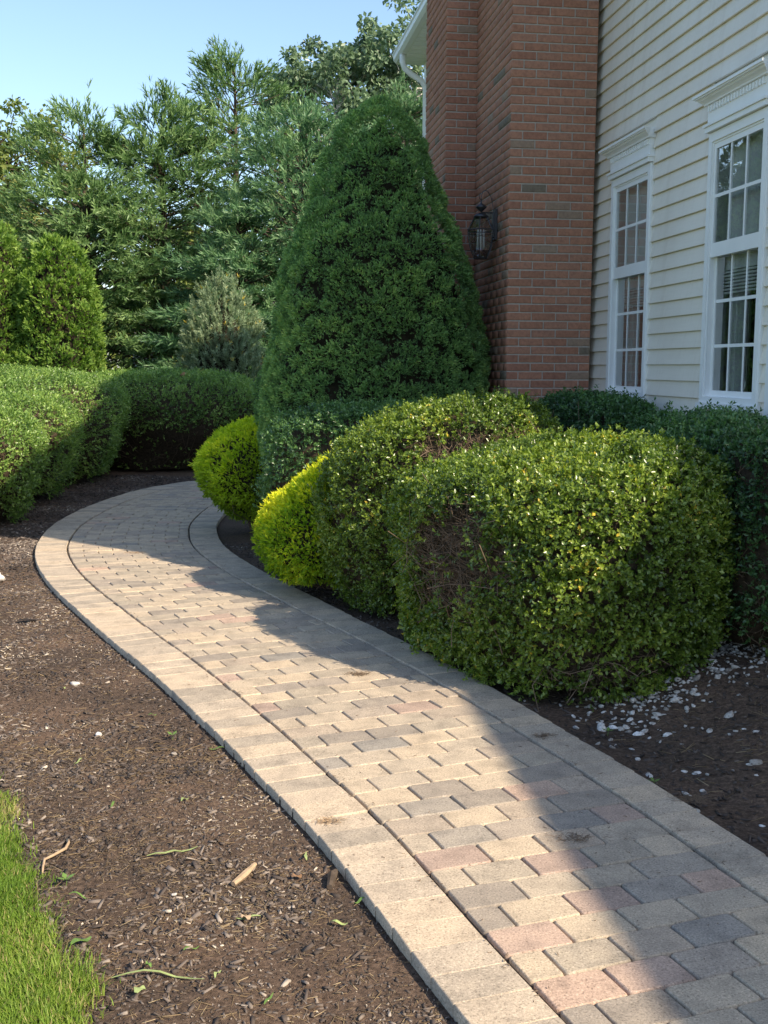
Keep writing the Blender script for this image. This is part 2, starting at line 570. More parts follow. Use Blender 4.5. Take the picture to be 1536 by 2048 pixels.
def field_width(y): return np.interp(y, [0, 3, 4, 5, 6, 8, 10, 12, 20], [0.90, 0.905, 0.945, 1.0, 1.035, 1.065, 1.10, 1.09, 1.09])
def edge_left(y): return np.interp(y, [0, 3, 4, 5, 7, 9, 10, 12, 20], [0.232, 0.233, 0.25, 0.27, 0.28, 0.28, 0.27, 0.30, 0.30])
def edge_right(y): return np.interp(y, [0, 3.5, 4.5, 6, 7, 8, 20], [0.195, 0.197, 0.205, 0.215, 0.25, 0.27, 0.27])


def path_dist(XY):
    """signed lateral distance from the left inner line (right positive) and station y, nearest point"""
    XY = np.asarray(XY, float)
    C = FINE[::4]
    NN = FN[::4]
    out = np.empty(len(XY)); yy = np.empty(len(XY)); dist = np.empty(len(XY))
    for a in range(0, len(XY), 20000):
        q = XY[a:a + 20000]
        d2 = ((q[:, None, :] - C[None]) ** 2).sum(-1)
        i = d2.argmin(1)
        v = q - C[i]
        out[a:a + 20000] = (v * NN[i]).sum(1)
        dist[a:a + 20000] = np.sqrt(d2[np.arange(len(q)), i])
        yy[a:a + 20000] = C[i, 1]
    s = np.sign(out)
    return s * dist, yy


def outside(XY):
    """positive distance outside the path edge on the left (L) or right (R) side; negative inside"""
    d, yy = path_dist(XY)
    left = -(d) - edge_left(yy)
    right = d - field_width(yy) - edge_right(yy)
    return left, right


def ground_z(XY):
    l, r = outside(XY)
    XY = np.asarray(XY, float)
    P3 = np.c_[XY, np.zeros(len(XY))]
    und = (vnoise(P3, 2.2, 5) - 0.5) * 0.03 + (vnoise(P3, 7, 6) - 0.5) * 0.022 + (vnoise(P3, 26, 8) - 0.5) * 0.012
    e = np.maximum(l, r)
    z = -0.036 + und * smoothstep(0.0, 0.3, e) + 0.02 * smoothstep(0.3, 1.2, l)
    z = z + 0.19 * smoothstep(0.15, 1.3, r) * smoothstep(1.0, 3.0, XY[:, 1])
    z = np.where(e < -0.03, -0.10, z)
    return z


def gz(x, y):
    return float(ground_z([(x, y)])[0])


# ------------------------------------------------------------------ ground
def grid_mesh(name, xs, ys, zf):
    X, Y = np.meshgrid(xs, ys)
    XY = np.c_[X.ravel(), Y.ravel()]
    Z = zf(XY)
    V = np.c_[XY, Z]
    nx, ny = len(xs), len(ys)
    i = np.arange(nx * ny).reshape(ny, nx)
    F = np.stack([i[:-1, :-1], i[:-1, 1:], i[1:, 1:], i[1:, :-1]], -1).reshape(-1, 4)
    return np_mesh(name, V, F, smooth=True)


big = MB()
big.add([(-400, -400, -0.14), (400, -400, -0.14), (400, 600, -0.14), (-400, 600, -0.14)], [(0, 1, 2, 3)])
tag(big.build("lawn", M['lawn']), "wide green lawn beyond the hedge and trees", kind="structure")

ys = np.concatenate([np.arange(0.8, 2.2, 0.08), np.arange(2.2, 5.0, 0.025), np.arange(5.0, 10, 0.06), np.arange(10, 21.0, 0.14)])
xs = np.concatenate([np.arange(-9, -4, 0.25), np.arange(-4, 3.0, 0.034), np.arange(3.0, 3.6, 0.1)])
bed = link("soil_bed", grid_mesh("soil_bed", xs, ys, ground_z), None, (0, 0, 0), M['soil'])
tag(bed, "dark brown soil of the planting beds beside the paver walk", kind="structure")

# lawn edge line (left, bottom corner of the picture)
LE = np.array([(-0.30, 1.0), (-0.50, 1.9), (-0.72, 2.63), (-0.84, 2.90), (-0.97, 3.19), (-1.13, 3.49), (-1.40, 4.03), (-1.9, 4.9), (-2.7, 6.1), (-3.6, 7.3), (-4.4, 8.6)])


def lawn_side(XY):
    """signed distance, positive on the lawn side"""
    XY = np.asarray(XY, float)
    best = np.full(len(XY), 1e9); sg = np.ones(len(XY))
    for a, b in zip(LE[:-1], LE[1:]):
        ab = b - a
        t = np.clip(((XY - a) @ ab) / (ab @ ab), 0, 1)
        q = a + t[:, None] * ab
        d = np.linalg.norm(XY - q, axis=1)
        cr = ab[0] * (XY[:, 1] - a[1]) - ab[1] * (XY[:, 0] - a[0])
        m = d < best
        best[m] = d[m]; sg[m] = np.sign(cr[m])
    return best * sg


# ------------------------------------------------------------------ path
path_mb = MB()
Ls = FINE - FN * (edge_left(FINE[:, 1])[:, None] - 0.004)
Rs = FINE + FN * ((field_width(FINE[:, 1]) + edge_right(FINE[:, 1]))[:, None] - 0.004)
step = 6
idx = list(range(0, len(FINE), step))
vs, fs = [], []
for i in idx:
    vs += [(*Ls[i], -0.12), (*Ls[i], -0.016), (*Rs[i], -0.016), (*Rs[i], -0.12)]
for k in range(len(idx) - 1):
    for j in range(3):
        fs.append((4 * k + j, 4 * k + j + 1, 4 * k + 4 + j + 1, 4 * k + 4 + j))
path_mb.add(vs, fs)
path = path_mb.build("path", M['sand'])
tag(path, "curving walk of tumbled concrete pavers with a plain border", kind="structure")


def paver_mesh(q, name, z0, inset, rnd, bev, rough, smooth=True):
    """q: 4 ground corners (ccw), rounded block with eased top edge"""
    q = np.array(q, float)
    c = q.mean(0)
    ring = []
    for i in range(4):
        p, a, b = q[i], q[i - 1], q[(i + 1) % 4]
        da, db = unit(a - p), unit(b - p)
        # joints between rows are tight, joints at the paver ends a little wider
        along_a = i in (1, 3)
        p2 = p + da * inset * (1.3 if along_a else 0.45) + db * inset * (0.45 if along_a else 1.3)
        for t in (0.0, 0.5, 1.0):
            off = da * rnd * (1 - t) ** 2 + db * rnd * t ** 2 + np.array([random.uniform(-1, 1), random.uniform(-1, 1)]) * rough * 0.6
            ring.append(p2 + off)
    ring = np.array(ring)
    n = len(ring)
    tilt = np.array([random.gauss(0, 0.010), random.gauss(0, 0.010)])
    dz = z0 + random.gauss(0, 0.0012)
    rad = unit(ring - c)
    lev = [(0.0, -0.055), (0.0, -bev * 0.75), (bev * 0.95, 0.0)]
    V, F = [], []
    for ins, z in lev:
        r = ring - rad * ins
        for p in r:
            zz = dz + z + ((p - c) @ tilt if z > -0.05 else 0)
            V.append((p[0], p[1], zz))
    for l in range(2):
        for k in range(n):
            k2 = (k + 1) % n
            F.append((l * n + k, l * n + k2, (l + 1) * n + k2, (l + 1) * n + k))
    F.append(tuple(2 * n + k for k in range(n)))
    me = bpy.data.meshes.new(name)
    cx, cy = float(c[0]), float(c[1])
    me.from_pydata([(v[0] - cx, v[1] - cy, v[2]) for v in V], [], F)
    if smooth:
        sm = [True] * len(F)
        sm[-1] = False
        me.polygons.foreach_set("use_smooth", sm)
    me.update()
    return me, (cx, cy, 0.0)


PINK = [(0.17, 3.57), (0.35, 3.1), (0.42, 4.0), (0.87, 4.04), (0.66, 2.92), (0.73, 3.33), (0.05, 4.66), (1.05, 3.46), (-0.52, 5.26), (-0.78, 5.79), (0.55, 2.79)]
GREY = [(0.34, 3.67), (-0.46, 6.24), (0.76, 3.92), (0.9, 3.41), (0.82, 2.92), (0.95, 3.09), (0.96, 3.59)]


def pick(c, hw):
    for L, m in ((PINK, 'pink'), (GREY, 'grey')):
        for p in L:
            if abs(p[0] - c[0]) < 0.085 and abs(p[1] - c[1]) < 0.075:
                return m
    r = random.random()
    near = c[1] < 6
    if r < (0.54 if near else 0.64): return 'beige'
    if r < (0.92 if near else 0.95): return 'taupe'
    if r < (0.965 if near else 0.975): return 'grey'
    return 'pink'


dcum = np.arange(len(FINE)) * 0.02
# station of the joint seen at (0.099, 3.633)
i0 = np.argmin(((FINE - np.array([0.099, 3.633])) ** 2).sum(1))
pitch = 0.1415
s0 = dcum[i0] % pitch
rows = np.arange(s0, dcum[-1] - pitch, pitch)


def at_s(s, off):
    i = int(min(max(round(s / 0.02), 0), len(FINE) - 1))
    f = s / 0.02 - i
    p = FINE[i] + FT[i] * f * 0.02
    return p + FN[i] * off


stuff_pav = MB(); stuff_edge = MB()
n_pav = n_edge = 0
paver_cells = []
for ri, s in enumerate(rows):
    a0 = at_s(s, 0); yy = a0[1]
    if yy < 1.6: continue
    w = float(field_width(yy)) - 0.007
    lo = 0.007
    L = 0.213 * (w / 0.905) ** 0.8
    x = lo
    cuts = [lo]
    first = L * (0.5 if (ri % 2) else 1.0) * random.uniform(0.94, 1.06)
    x += first; cuts.append(x)
    while x + L < w - 0.05:
        x += L * random.uniform(0.985, 1.015); cuts.append(x)
    if w - cuts[-1] < 0.06: cuts[-1] = w
    else: cuts.append(w)
    for a, b in zip(cuts[:-1], cuts[1:]):
        q = [at_s(s, a), at_s(s, b), at_s(s + pitch, b), at_s(s + pitch, a)]
        if yy > 13.2:
            paver_cells.append((q, yy)); continue
        paver_cells.append((q, yy))
paver_cells.sort(key=lambda t: t[1])
for q, yy in paver_cells:
    bev = 0.006
    c = np.mean(q, axis=0)
    kind = pick(c, 0.1)
    me, loc = paver_mesh(q, "paver", 0.0, 0.0022, 0.013, bev, 0.0014)
    if n_pav < 300:
        link("paver", me, path, loc, M[kind])
        n_pav += 1
    else:
        stuff_pav.add([(v.co.x + loc[0], v.co.y + loc[1], v.co.z) for v in me.vertices], [tuple(p.vertices) for p in me.polygons])
        bpy.data.meshes.remove(me)
far_p = stuff_pav.build("pavers", M['beige'], path)
far_p["kind"] = "stuff"
# per-island colour of the joined far pavers: material slots
for mname in ('taupe', 'grey', 'pink'): far_p.data.materials.append(M[mname])
npoly_per = 2 * 12 + 1
k = len(far_p.data.polygons) // npoly_per
mi = np.repeat(np.random.default_rng(3).choice(4, k, p=[0.60, 0.30, 0.06, 0.04]), npoly_per).astype(np.int32)
far_p.data.polygons.foreach_set("material_index", mi)

epitch = 0.1385
cells = []
for side in (0, 1):
    s = 0.02
    while s < dcum[-1] - 0.2:
        p = at_s(s, 0); yy = p[1]
        if side == 0:
            a, b = -float(edge_left(yy)), -0.004
            pt = epitch * 1.02
        else:
            fw = float(field_width(yy))
            a, b = fw + 0.004, fw + float(edge_right(yy))
            pt = epitch * (0.94 if yy < 8 else 1.0)
        # local scale: stations are measured on the left inner line
        if yy > 1.5:
            cells.append(([at_s(s, a), at_s(s, b), at_s(s + pt, b), at_s(s + pt, a)], yy))
        s += pt
cells.sort(key=lambda t: t[1])
for q, yy in cells:
    me, loc = paver_mesh(q, "border_paver", 0.002, 0.0012, 0.004, 0.0050, 0.0004)
    if n_edge < 300:
        link("border_paver", me, path, loc, M['edge'])
        n_edge += 1
    else:
        stuff_edge.add([(v.co.x + loc[0], v.co.y + loc[1], v.co.z) for v in me.vertices], [tuple(p.vertices) for p in me.polygons])
        bpy.data.meshes.remove(me)
if stuff_edge.v:
    stuff_edge.build("border_pavers", M['edge'], path)["kind"] = "stuff"

# ------------------------------------------------------------------ house
Wd = Vector((0.1377, -0.9905, 0)).normalized()       # along the siding wall, towards the camera
Fd = Vector((0.9905, 0.1377, 0)).normalized()        # into the house
On = -Fd                                             # outward from the siding wall
W0 = Vector((1.738, 9.5, 0))
UP = Vector((0, 0, 1))


def wp(s, z, off=0.0):
    return W0 + Wd * s + UP * z + On * off


house = thing("house", "two storey house with red brick piers, cream clapboard siding and white windows", "house", (2.2, 8.0, 0.1))


def wbox(mb, s0, s1, z0, z1, o0, o1):
    c = wp((s0 + s1) / 2, (z0 + z1) / 2, (o0 + o1) / 2)
    mb.box(c, Wd * (s1 - s0) / 2, On * (o1 - o0) / 2, UP * (z1 - z0) / 2)


S_END = 3.06
WINS = [(0.36, 1.19), (2.18, 2.97)]
WZ0, WZ1 = 1.39, 3.045
EAVE = 5.95

# sheathing wall with window holes
sh = MB()
zs = [(-0.3, WZ0 + 0.03), (WZ0 + 0.03, WZ1 - 0.03), (WZ1 - 0.03, EAVE)]
ss = [-0.30, WINS[0][0] + 0.03, WINS[0][1] - 0.03, WINS[1][0] + 0.03, WINS[1][1] - 0.03, S_END - 0.02]
for zi, (z0, z1) in enumerate(zs):
    if zi != 1:
        wbox(sh, ss[0], ss[-1], z0, z1, -0.12, -0.005)
    else:
        for k in (0, 2, 4):
            wbox(sh, ss[k], ss[k + 1], z0 + 0.0005, z1 - 0.0005, -0.12, -0.005)
siding = sh.build("siding_wall", M['siding'], house)

# clapboards: one mesh per length, each board an object
plank_cache = {}


def plank(s0, s1, z):
    key = round(s1 - s0, 3)
    if key not in plank_cache:
        w = s1 - s0
        EXP = 0.1078
        # profile (off, z): butt at the bottom, thin at top, small rounded butt edge
        prof = [(0.000, 0.004), (0.0200, 0.000), (0.0235, 0.003), (0.0225, 0.010), (0.0030, EXP + 0.006), (0.000, EXP + 0.006)]
        vs, fs = [], []
        for s in (0, w):
            for o, zz in prof:
                p = Wd * s + On * o + UP * zz
                vs.append(p)
        n = len(prof)
        for k in range(n):
            k2 = (k + 1) % n
            fs.append((k, k2, n + k2, n + k))
        fs.append(tuple(range(n - 1, -1, -1)))
        fs.append(tuple(range(n, 2 * n)))
        me = bpy.data.meshes.new("siding_plank")
        me.from_pydata([tuple(v) for v in vs], [], fs)
        me.materials.append(M['siding'])
        plank_cache[key] = me
    p = wp(s0, z, 0.0)
    link("siding_plank", plank_cache[key], siding, tuple(p))


EXP = 0.1078
z = 0.12
while z < EAVE - 0.1:
    if z + EXP < WZ0 - 0.03 or z > WZ1 + 0.22:
        plank(-0.28, S_END, z)
    else:
        plank(-0.28, WINS[0][0] - 0.012, z)
        plank(WINS[0][1] + 0.012, WINS[1][0] - 0.012, z)
        plank(WINS[1][1] + 0.012, S_END, z)
    z += EXP

# windows
for wi, (a, b) in enumerate(WINS):
    cs = MB()
    cw = 0.048
    for (s0, s1, z0, z1) in ((a, a + cw, WZ0, WZ1), (b - cw, b, WZ0, WZ1)):
        wbox(cs, s0, s1, z0, z1, -0.10, 0.036)
        wbox(cs, s0 - 0.012 if s0 == a else s0 + 0.012, s1 - 0.030 if s0 == a else s1 + 0.012, z0, z1 - 0.002, -0.02, 0.030)
    wbox(cs, a + cw, b - cw, WZ1 - 0.055, WZ1, -0.10, 0.0355)
    wbox(cs, a + cw, b - cw, WZ0, WZ0 + 0.040, -0.10, 0.0355)
    win = cs.build("window", M['white'], house)
    # sill lip
    sl = MB(); wbox(sl, a - 0.015, b + 0.015, WZ0 - 0.035, WZ0 - 0.001, -0.02, 0.052); sl.build("sill", M['white'], win)
    # inner stops
    st = MB()
    for s0, s1 in ((a + cw, a + cw + 0.010), (b - cw - 0.010, b - cw)):
        wbox(st, s0, s1, WZ0 + 0.04, WZ1 - 0.055, -0.08, 0.026)
    wbox(st, a + cw + 0.01, b - cw - 0.01, WZ1 - 0.067, WZ1 - 0.055, -0.08, 0.026)
    st.build("stop_bead", M['white'], win)
    ga, gb = a + cw + 0.010, b - cw - 0.010
    mid = 2.335
    # upper sash (outer plane), lower sash (inner plane)
    for nm, z0, z1, of, rail_b, rail_t in (("sash", mid - 0.045, WZ1 - 0.067, 0.020, 0.085, 0.034), ("sash", WZ0 + 0.04, mid - 0.01, -0.012, 0.038, 0.03)):
        sm = MB()
        stw = 0.026
        wbox(sm, ga, ga + stw, z0, z1, of - 0.03, of)
        wbox(sm, gb - stw, gb, z0, z1, of - 0.03, of)
        wbox(sm, ga + stw, gb - stw, z0, z0 + rail_b, of - 0.03, of - 0.0005)
        wbox(sm, ga + stw, gb - stw, z1 - rail_t, z1, of - 0.03, of - 0.0005)
        sash = sm.build(nm, M['white'], win)
        pz0, pz1 = z0 + rail_b, z1 - rail_t
        p0, p1 = ga + stw, gb - stw
        pm = MB()
        o = of - 0.010
        pm.add([wp(p0 - .004, pz0 - .004, o), wp(p1 + .004, pz0 - .004, o), wp(p1 + .004, pz1 + .004, o), wp(p0 - .004, pz1 + .004, o)], [(0, 1, 2, 3)])
        pm.build("pane", M['glass'], win)
        # muntin grid behind the glass
        for k in (1, 2):
            sc = p0 + (p1 - p0) * k / 3
            g = MB(); wbox(g, sc - 0.009, sc + 0.009, pz0, pz1, of - 0.009, of - 0.004); g.build("muntin", M['white'], win)
        hz = [0.5] if z0 > 2 else [1 / 3, 2 / 3]
        if z0 > 2: hz = [1 / 2]
        for t in hz:
            zc = pz0 + (pz1 - pz0) * t
            g = MB(); wbox(g, p0, p1, zc - 0.010, zc + 0.010, of - 0.009, of - 0.0045); g.build("muntin", M['white'], win)
    # moulded head: frieze, dentils, stepped crown, lower architrave
    c0, c1 = a - 0.05, b + 0.07
    fr = MB()
    wbox(fr, a - 0.012, b + 0.014, WZ1 + 0.004, WZ1 + 0.036, -0.02, 0.060)
    wbox(fr, a - 0.020, b + 0.022, WZ1 + 0.0365, WZ1 + 0.052, -0.02, 0.072)
    wbox(fr, a - 0.005, b + 0.007, WZ1 + 0.0525, WZ1 + 0.165, -0.02, 0.046)
    fr.build("frieze", M['white'], win)
    cr = MB()
    prof = [(0.046, 0.166), (0.066, 0.168), (0.068, 0.178), (0.078, 0.188), (0.092, 0.196), (0.098, 0.206), (0.112, 0.208), (0.112, 0.214), (0.122, 0.216), (0.122, 0.232), (0.046, 0.236), (-0.02, 0.236), (-0.02, 0.166)]
    vs = []
    for end in (0, 1):
        for o, zz in prof:
            ex = max(o - 0.046, 0)
            s = (a - 0.005 - ex) if end == 0 else (b + 0.007 + ex)
            vs.append(wp(s, WZ1 + zz, o))
    n = len(prof)
    fs = [(k, (k + 1) % n, n + (k + 1) % n, n + k) for k in range(n)] + [tuple(range(n - 1, -1, -1)), tuple(range(n, 2 * n))]
    cr.add(vs, fs)
    cr.build("crown_moulding", M['white'], win)
    nd = 19
    for k in range(nd):
        sc = a + 0.012 + (b - a - 0.024) * (k + 0.5) / nd
        d = MB(); wbox(d, sc - 0.0115, sc + 0.0115, WZ1 + 0.126, WZ1 + 0.160, 0.044, 0.060); d.build("dentil", M['white'], win)
    # blind behind the upper half with its gathered slats, cord, sheer curtain at the far side
    bl = MB(); wbox(bl, ga - 0.01, gb + 0.01, 2.21, WZ1 - 0.02, -0.085, -0.075)
    for k in range(7):
        zc = 2.065 + k * 0.021
        wbox(bl, ga - 0.01, gb + 0.01, zc, zc + 0.012, -0.100, -0.070)
    bl.build("blind", M['blind'], win)
    cd = MB(); cd.tube([wp(ga + 0.40, 2.07, -0.06), wp(ga + 0.403, 1.60, -0.06), wp(ga + 0.40, 1.53, -0.06)], 0.0022, 5)
    cd.tube([wp(ga + 0.40, 1.535, -0.06), wp(ga + 0.40, 1.515, -0.06), wp(ga + 0.40, 1.485, -0.06)], [0.003, 0.009, 0.006], 6)
    cd.build("blind_cord", M['white'], win)
    cu = MB()
    vs, fs = [], []
    nn = 40
    for k in range(nn + 1):
        s = ga - 0.05 + 0.30 * k / nn
        o = -0.135 + 0.018 * math.sin(k * 1.15) + 0.008 * math.sin(k * 2.7)
        vs += [wp(s, WZ0 - 0.1, o), wp(s, WZ1, o)]
    for k in range(nn):
        fs.append((2 * k, 2 * k + 2, 2 * k + 3, 2 * k + 1))
    cu.add(vs, fs)
    cu.build("curtain", M['curtain'], win)

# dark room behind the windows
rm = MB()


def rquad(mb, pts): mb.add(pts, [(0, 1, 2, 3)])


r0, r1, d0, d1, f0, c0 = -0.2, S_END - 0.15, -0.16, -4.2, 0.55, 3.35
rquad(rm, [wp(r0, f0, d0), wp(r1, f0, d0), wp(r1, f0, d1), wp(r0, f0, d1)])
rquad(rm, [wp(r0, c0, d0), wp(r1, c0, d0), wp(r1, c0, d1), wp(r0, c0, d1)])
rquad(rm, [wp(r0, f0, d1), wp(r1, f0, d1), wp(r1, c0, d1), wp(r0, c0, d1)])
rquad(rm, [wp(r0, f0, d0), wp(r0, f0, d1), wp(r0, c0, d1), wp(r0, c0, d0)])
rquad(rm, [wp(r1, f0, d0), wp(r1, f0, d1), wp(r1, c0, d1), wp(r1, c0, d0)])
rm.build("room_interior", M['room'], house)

# end wall, corner posts and roof of the siding block
ew = MB()
DEPTH = 9.0
c = wp(S_END, (EAVE - 0.3) / 2, -DEPTH / 2)
ew.box(c + Wd * 0.02, Fd * (DEPTH / 2), Wd * 0.04, UP * ((EAVE + 0.3) / 2))
ew.build("end_wall", M['siding'], house)
cp = MB()
wbox(cp, S_END, S_END + 0.085, 0.0, EAVE, -0.07, 0.026)
cp.build("corner_trim", M['white'], house)
tr = MB()
wbox(tr, -0.27, -0.245, 0.0, EAVE, -0.01, 0.024)
tr.build("trim_channel", M['white'], house)

# ---- brick piers
PA = Vector((0.990, 9.393, 0)); PA_W, PA_D = 0.695, 1.28
PB = PA - Wd * 1.28 - Fd * 0.28; PB_W, PB_D = 0.60, 1.03
BZ0, BZ1 = -0.05, 5.2
COURSE, BL, BH = 0.0677, 0.2032, 0.0572
brick_meshes = {}


def brick_mesh(l, dvec, nvec, key):
    """brick slip: l long along dvec, proud 7 mm along nvec, bevelled front arris"""
    k = (round(l, 3), key)
    if k in brick_meshes: return brick_meshes[k]
    h = BH; e = 0.0035
    out = 0.0075
    vs = []
    for (s0, s1, z0, z1, o) in ((0, l, 0, h, -0.02), (0, l, 0, h, out - e), (e, l - e, e, h - e, out)):
        for s, zz in ((s0, z0), (s1, z0), (s1, z1), (s0, z1)):
            vs.append(dvec * s + UP * zz + nvec * o)
    fs = [(8, 9, 10, 11)]
    for L in (0, 1):
        for q in range(4):
            q2 = (q + 1) % 4
            fs.append((L * 4 + q, L * 4 + q2, L * 4 + 4 + q2, L * 4 + 4 + q))
    me = bpy.data.meshes.new("brick")
    me.from_pydata([tuple(v) for v in vs], [], fs)
    me.materials.append(M['brick'])
    brick_meshes[k] = me
    return me


def lay_face(origin, dvec, nvec, width, start_half, key, wall, joined, z_ind):
    """lay running bond bricks on one face; returns count of single bricks"""
    nC = int((BZ1 - BZ0) / COURSE)
    cnt = 0
    j = 0.0095
    for cI in range(nC):
        zc = BZ0 + cI * COURSE
        half = (cI + start_half) % 2
        x = 0.0
        first = True
        while x < width - 0.01:
            l = (BL / 2 if (half and first) else BL) - j
            l = min(l, width - x)
            if l < 0.02: break
            p = origin + dvec * x + UP * (zc + 0.005)
            if z_ind and z_ind[0] <= zc <= z_ind[1]:
                dz = random.uniform(-0.001, 0.001)
                link("brick", brick_mesh(l, dvec, nvec, key), wall, (p.x, p.y, p.z + dz))
                cnt += 1
            else:
                me = brick_mesh(l, dvec, nvec, key)
                joined[0].append(np.array([(v.co.x + p.x, v.co.y + p.y, v.co.z + p.z) for v in me.vertices]))
                joined[1].append(random.random())
            x += l + j
            first = False
    return cnt


total = 0
for (P, w, d, key, zi) in ((PA, PA_W, PA_D, 'A', (1.0, 4.62)), (PB, PB_W, PB_D, 'B', (1.85, 4.98))):
    body = MB()
    cc = P + Fd * (w / 2) - Wd * (d / 2) + UP * ((BZ0 + BZ1) / 2 - 0.1)
    body.box(cc, Fd * (w / 2), Wd * (d / 2), UP * ((BZ1 - BZ0) / 2 + 0.1))
    wall = body.build("brick_wall", M['mortar'], house)
    joined = ([], [])
    front_w = w if key == 'A' else 0.40
    # the front face looks along Wd (towards the camera), the side face looks outward
    total += lay_face(P + Fd * 0.0, Fd, Wd, front_w, 0 if key == 'A' else 1, key + 'f', wall, joined, zi)
    lay_face(P - Wd * 0.0005, -Wd, On, d, 1 if key == 'A' else 0, key + 's', wall, joined, None)
    V = np.concatenate(joined[0])
    nb = len(joined[0])
    base = np.array([(8, 9, 10, 11)] + [(L * 4 + q, L * 4 + (q + 1) % 4, L * 4 + 4 + (q + 1) % 4, L * 4 + 4 + q) for L in (0, 1) for q in range(4)])
    F = (base[None] + (np.arange(nb) * 12)[:, None, None]).reshape(-1, 4)
    me = np_mesh("bricks", V, F, np.repeat(joined[1], 12))
    o = link("bricks", me, wall, (0, 0, 0), M['brick'])
    o["kind"] = "stuff"

# ---- far block of the house: wall, corner trim, eave with gutter, soffit and downspout
FW0 = Vector((0.573, 17.0, 0))
fwl = 5.4
fb = MB()
c = FW0 + Wd * (fwl / 2) + Fd * 4.5 + UP * 2.9
fb.box(c, Wd * (fwl / 2), Fd * 4.5, UP * 3.2)
farwall = fb.build("far_wall", M['siding'], house)
ct = MB()
ct.box(FW0 + UP * 2.9 + Wd * 0.05 + On * 0.012, Wd * 0.065, On * 0.02, UP * 3.1)
ct.build("corner_trim", M['white'], house)
GZ = 6.03
ga = FW0 - Wd * 0.15
sf = MB()
sf.box(ga + Wd * (fwl / 2) + On * 0.17 + UP * (GZ - 0.10), Wd * (fwl / 2), On * 0.19, UP * 0.012)
for k in range(30):
    sf.box(ga + Wd * (0.1 + k * 0.2) + On * 0.17 + UP * (GZ - 0.116), Wd * 0.088, On * 0.175, UP * 0.004)
sf.build("soffit", M['white'], house)
gu = MB()
prof = [(0.36, -0.11), (0.42, -0.11), (0.455, -0.07), (0.462, -0.02), (0.475, 0.0), (0.475, 0.012), (0.36, 0.012)]
vs = []
for s in (0.0, fwl):
    for o, zz in prof:
        vs.append(ga + Wd * s + On * o + UP * (GZ + zz))
n = len(prof)
gu.add(vs, [(k, (k + 1) % n, n + (k + 1) % n, n + k) for k in range(n)] + [tuple(range(n)), tuple(range(2 * n - 1, n - 1, -1))])
gu.build("gutter", M['white'], house)
ds = MB()
q0 = FW0 + Wd * 0.35
ds.tube([q0 + On * 0.40 + UP * (GZ - 0.11), q0 + On * 0.40 + UP * (GZ - 0.2), q0 + On * 0.37 + UP * (GZ - 0.29), q0 + On * 0.29 + UP * (GZ - 0.36),
         q0 + On * 0.13 + UP * (GZ - 0.45), q0 + On * 0.07 + UP * (GZ - 0.55), q0 + On * 0.06 + UP * 0.1], 0.042, 10)
ds.build("downspout", M['white'], house, True)

# ---- roofs (hip over the siding block, plane over the far block, unseen wing on the right, shaped for the shadow edge it casts)
rf = MB()
e0 = wp(S_END + 0.40, EAVE, 0.36); e1 = wp(-8.3, EAVE + 0.9, 0.0)
a0 = wp(S_END + 0.40, EAVE, 0.36); a1 = wp(S_END + 0.40, EAVE, -DEPTH)
b0 = wp(-2.9, EAVE, 0.36); b1 = wp(-2.9, EAVE, -DEPTH)
r_0 = wp(S_END - 4.0, EAVE + 2.6, -4.3); r_1 = wp(-2.9, EAVE + 2.6, -4.3)
rf.add([a0, a1, b0, b1, r_0, r_1], [(0, 2, 5, 4), (1, 4, 5, 3), (0, 4, 1), (2, 3, 5)])
rf.add([p - UP * 0.02 for p in (a0, a1, b1, b0)], [(0, 1, 2, 3)])
f0 = ga + On * 0.46 + UP * (GZ + 0.02); f1 = f0 + Wd * fwl
f2, f3 = f0 + Fd * 5.5 + UP * 2.7, f1 + Fd * 5.5 + UP * 2.7
f4, f5 = f0 + Fd * 10 + UP * 0.2, f1 + Fd * 10 + UP * 0.2
rf.add([f0, f1, f2, f3, f4, f5], [(0, 1, 3, 2), (2, 3, 5, 4), (0, 2, 4), (1, 5, 3)])
rf.build("roof", M['roof'], house)

wg = MB()
WE_Z = 5.3
wa = Vector((6.01, -1.61, 0)); wd = Vector((-0.115, 1.0, 0)).normalized(); wo = Vector((1.0, 0.115, 0)).normalized()
w0, w1 = wa - wd * 9, wa + wd * 8.2
wg.box((w0 + w1) / 2 + wo * 3.4 + UP * 2.55, wd * ((w1 - w0).length / 2), wo * 3.0, UP * 2.7)
wg.build("unseen_wing_wall", M['siding'], house)
wr = MB()
e0, e1 = w0 + UP * WE_Z, w1 + UP * WE_Z
g0, g1 = w0 + wo * 3.4 + UP * (WE_Z + 1.7) + wd * 2, w1 + wo * 3.4 + UP * (WE_Z + 1.7)
h0, h1 = w0 + wo * 6.8 + UP * WE_Z, w1 + wo * 6.8 + UP * WE_Z
wr.add([e0, e1, g0, g1, h0, h1], [(0, 1, 3, 2), (2, 3, 5, 4), (0, 2, 4), (1, 5, 3), (0, 4, 5, 1)])
wr.build("unseen_wing_roof", M['roof'], house)

# ------------------------------------------------------------------ wall lantern on the side of the front pier
lc = Vector((0.795, 9.77, 2.50))
lamp = thing("wall_lantern", "dark bronze coach lantern with clear glass panels on the side of the front brick pier", "lantern", tuple(lc))
HEX = 6


def hexp(r, z, k, rot=0.35):
    an = 2 * math.pi * k / HEX + rot
    return lc + Vector((r * math.cos(an), r * math.sin(an), z))


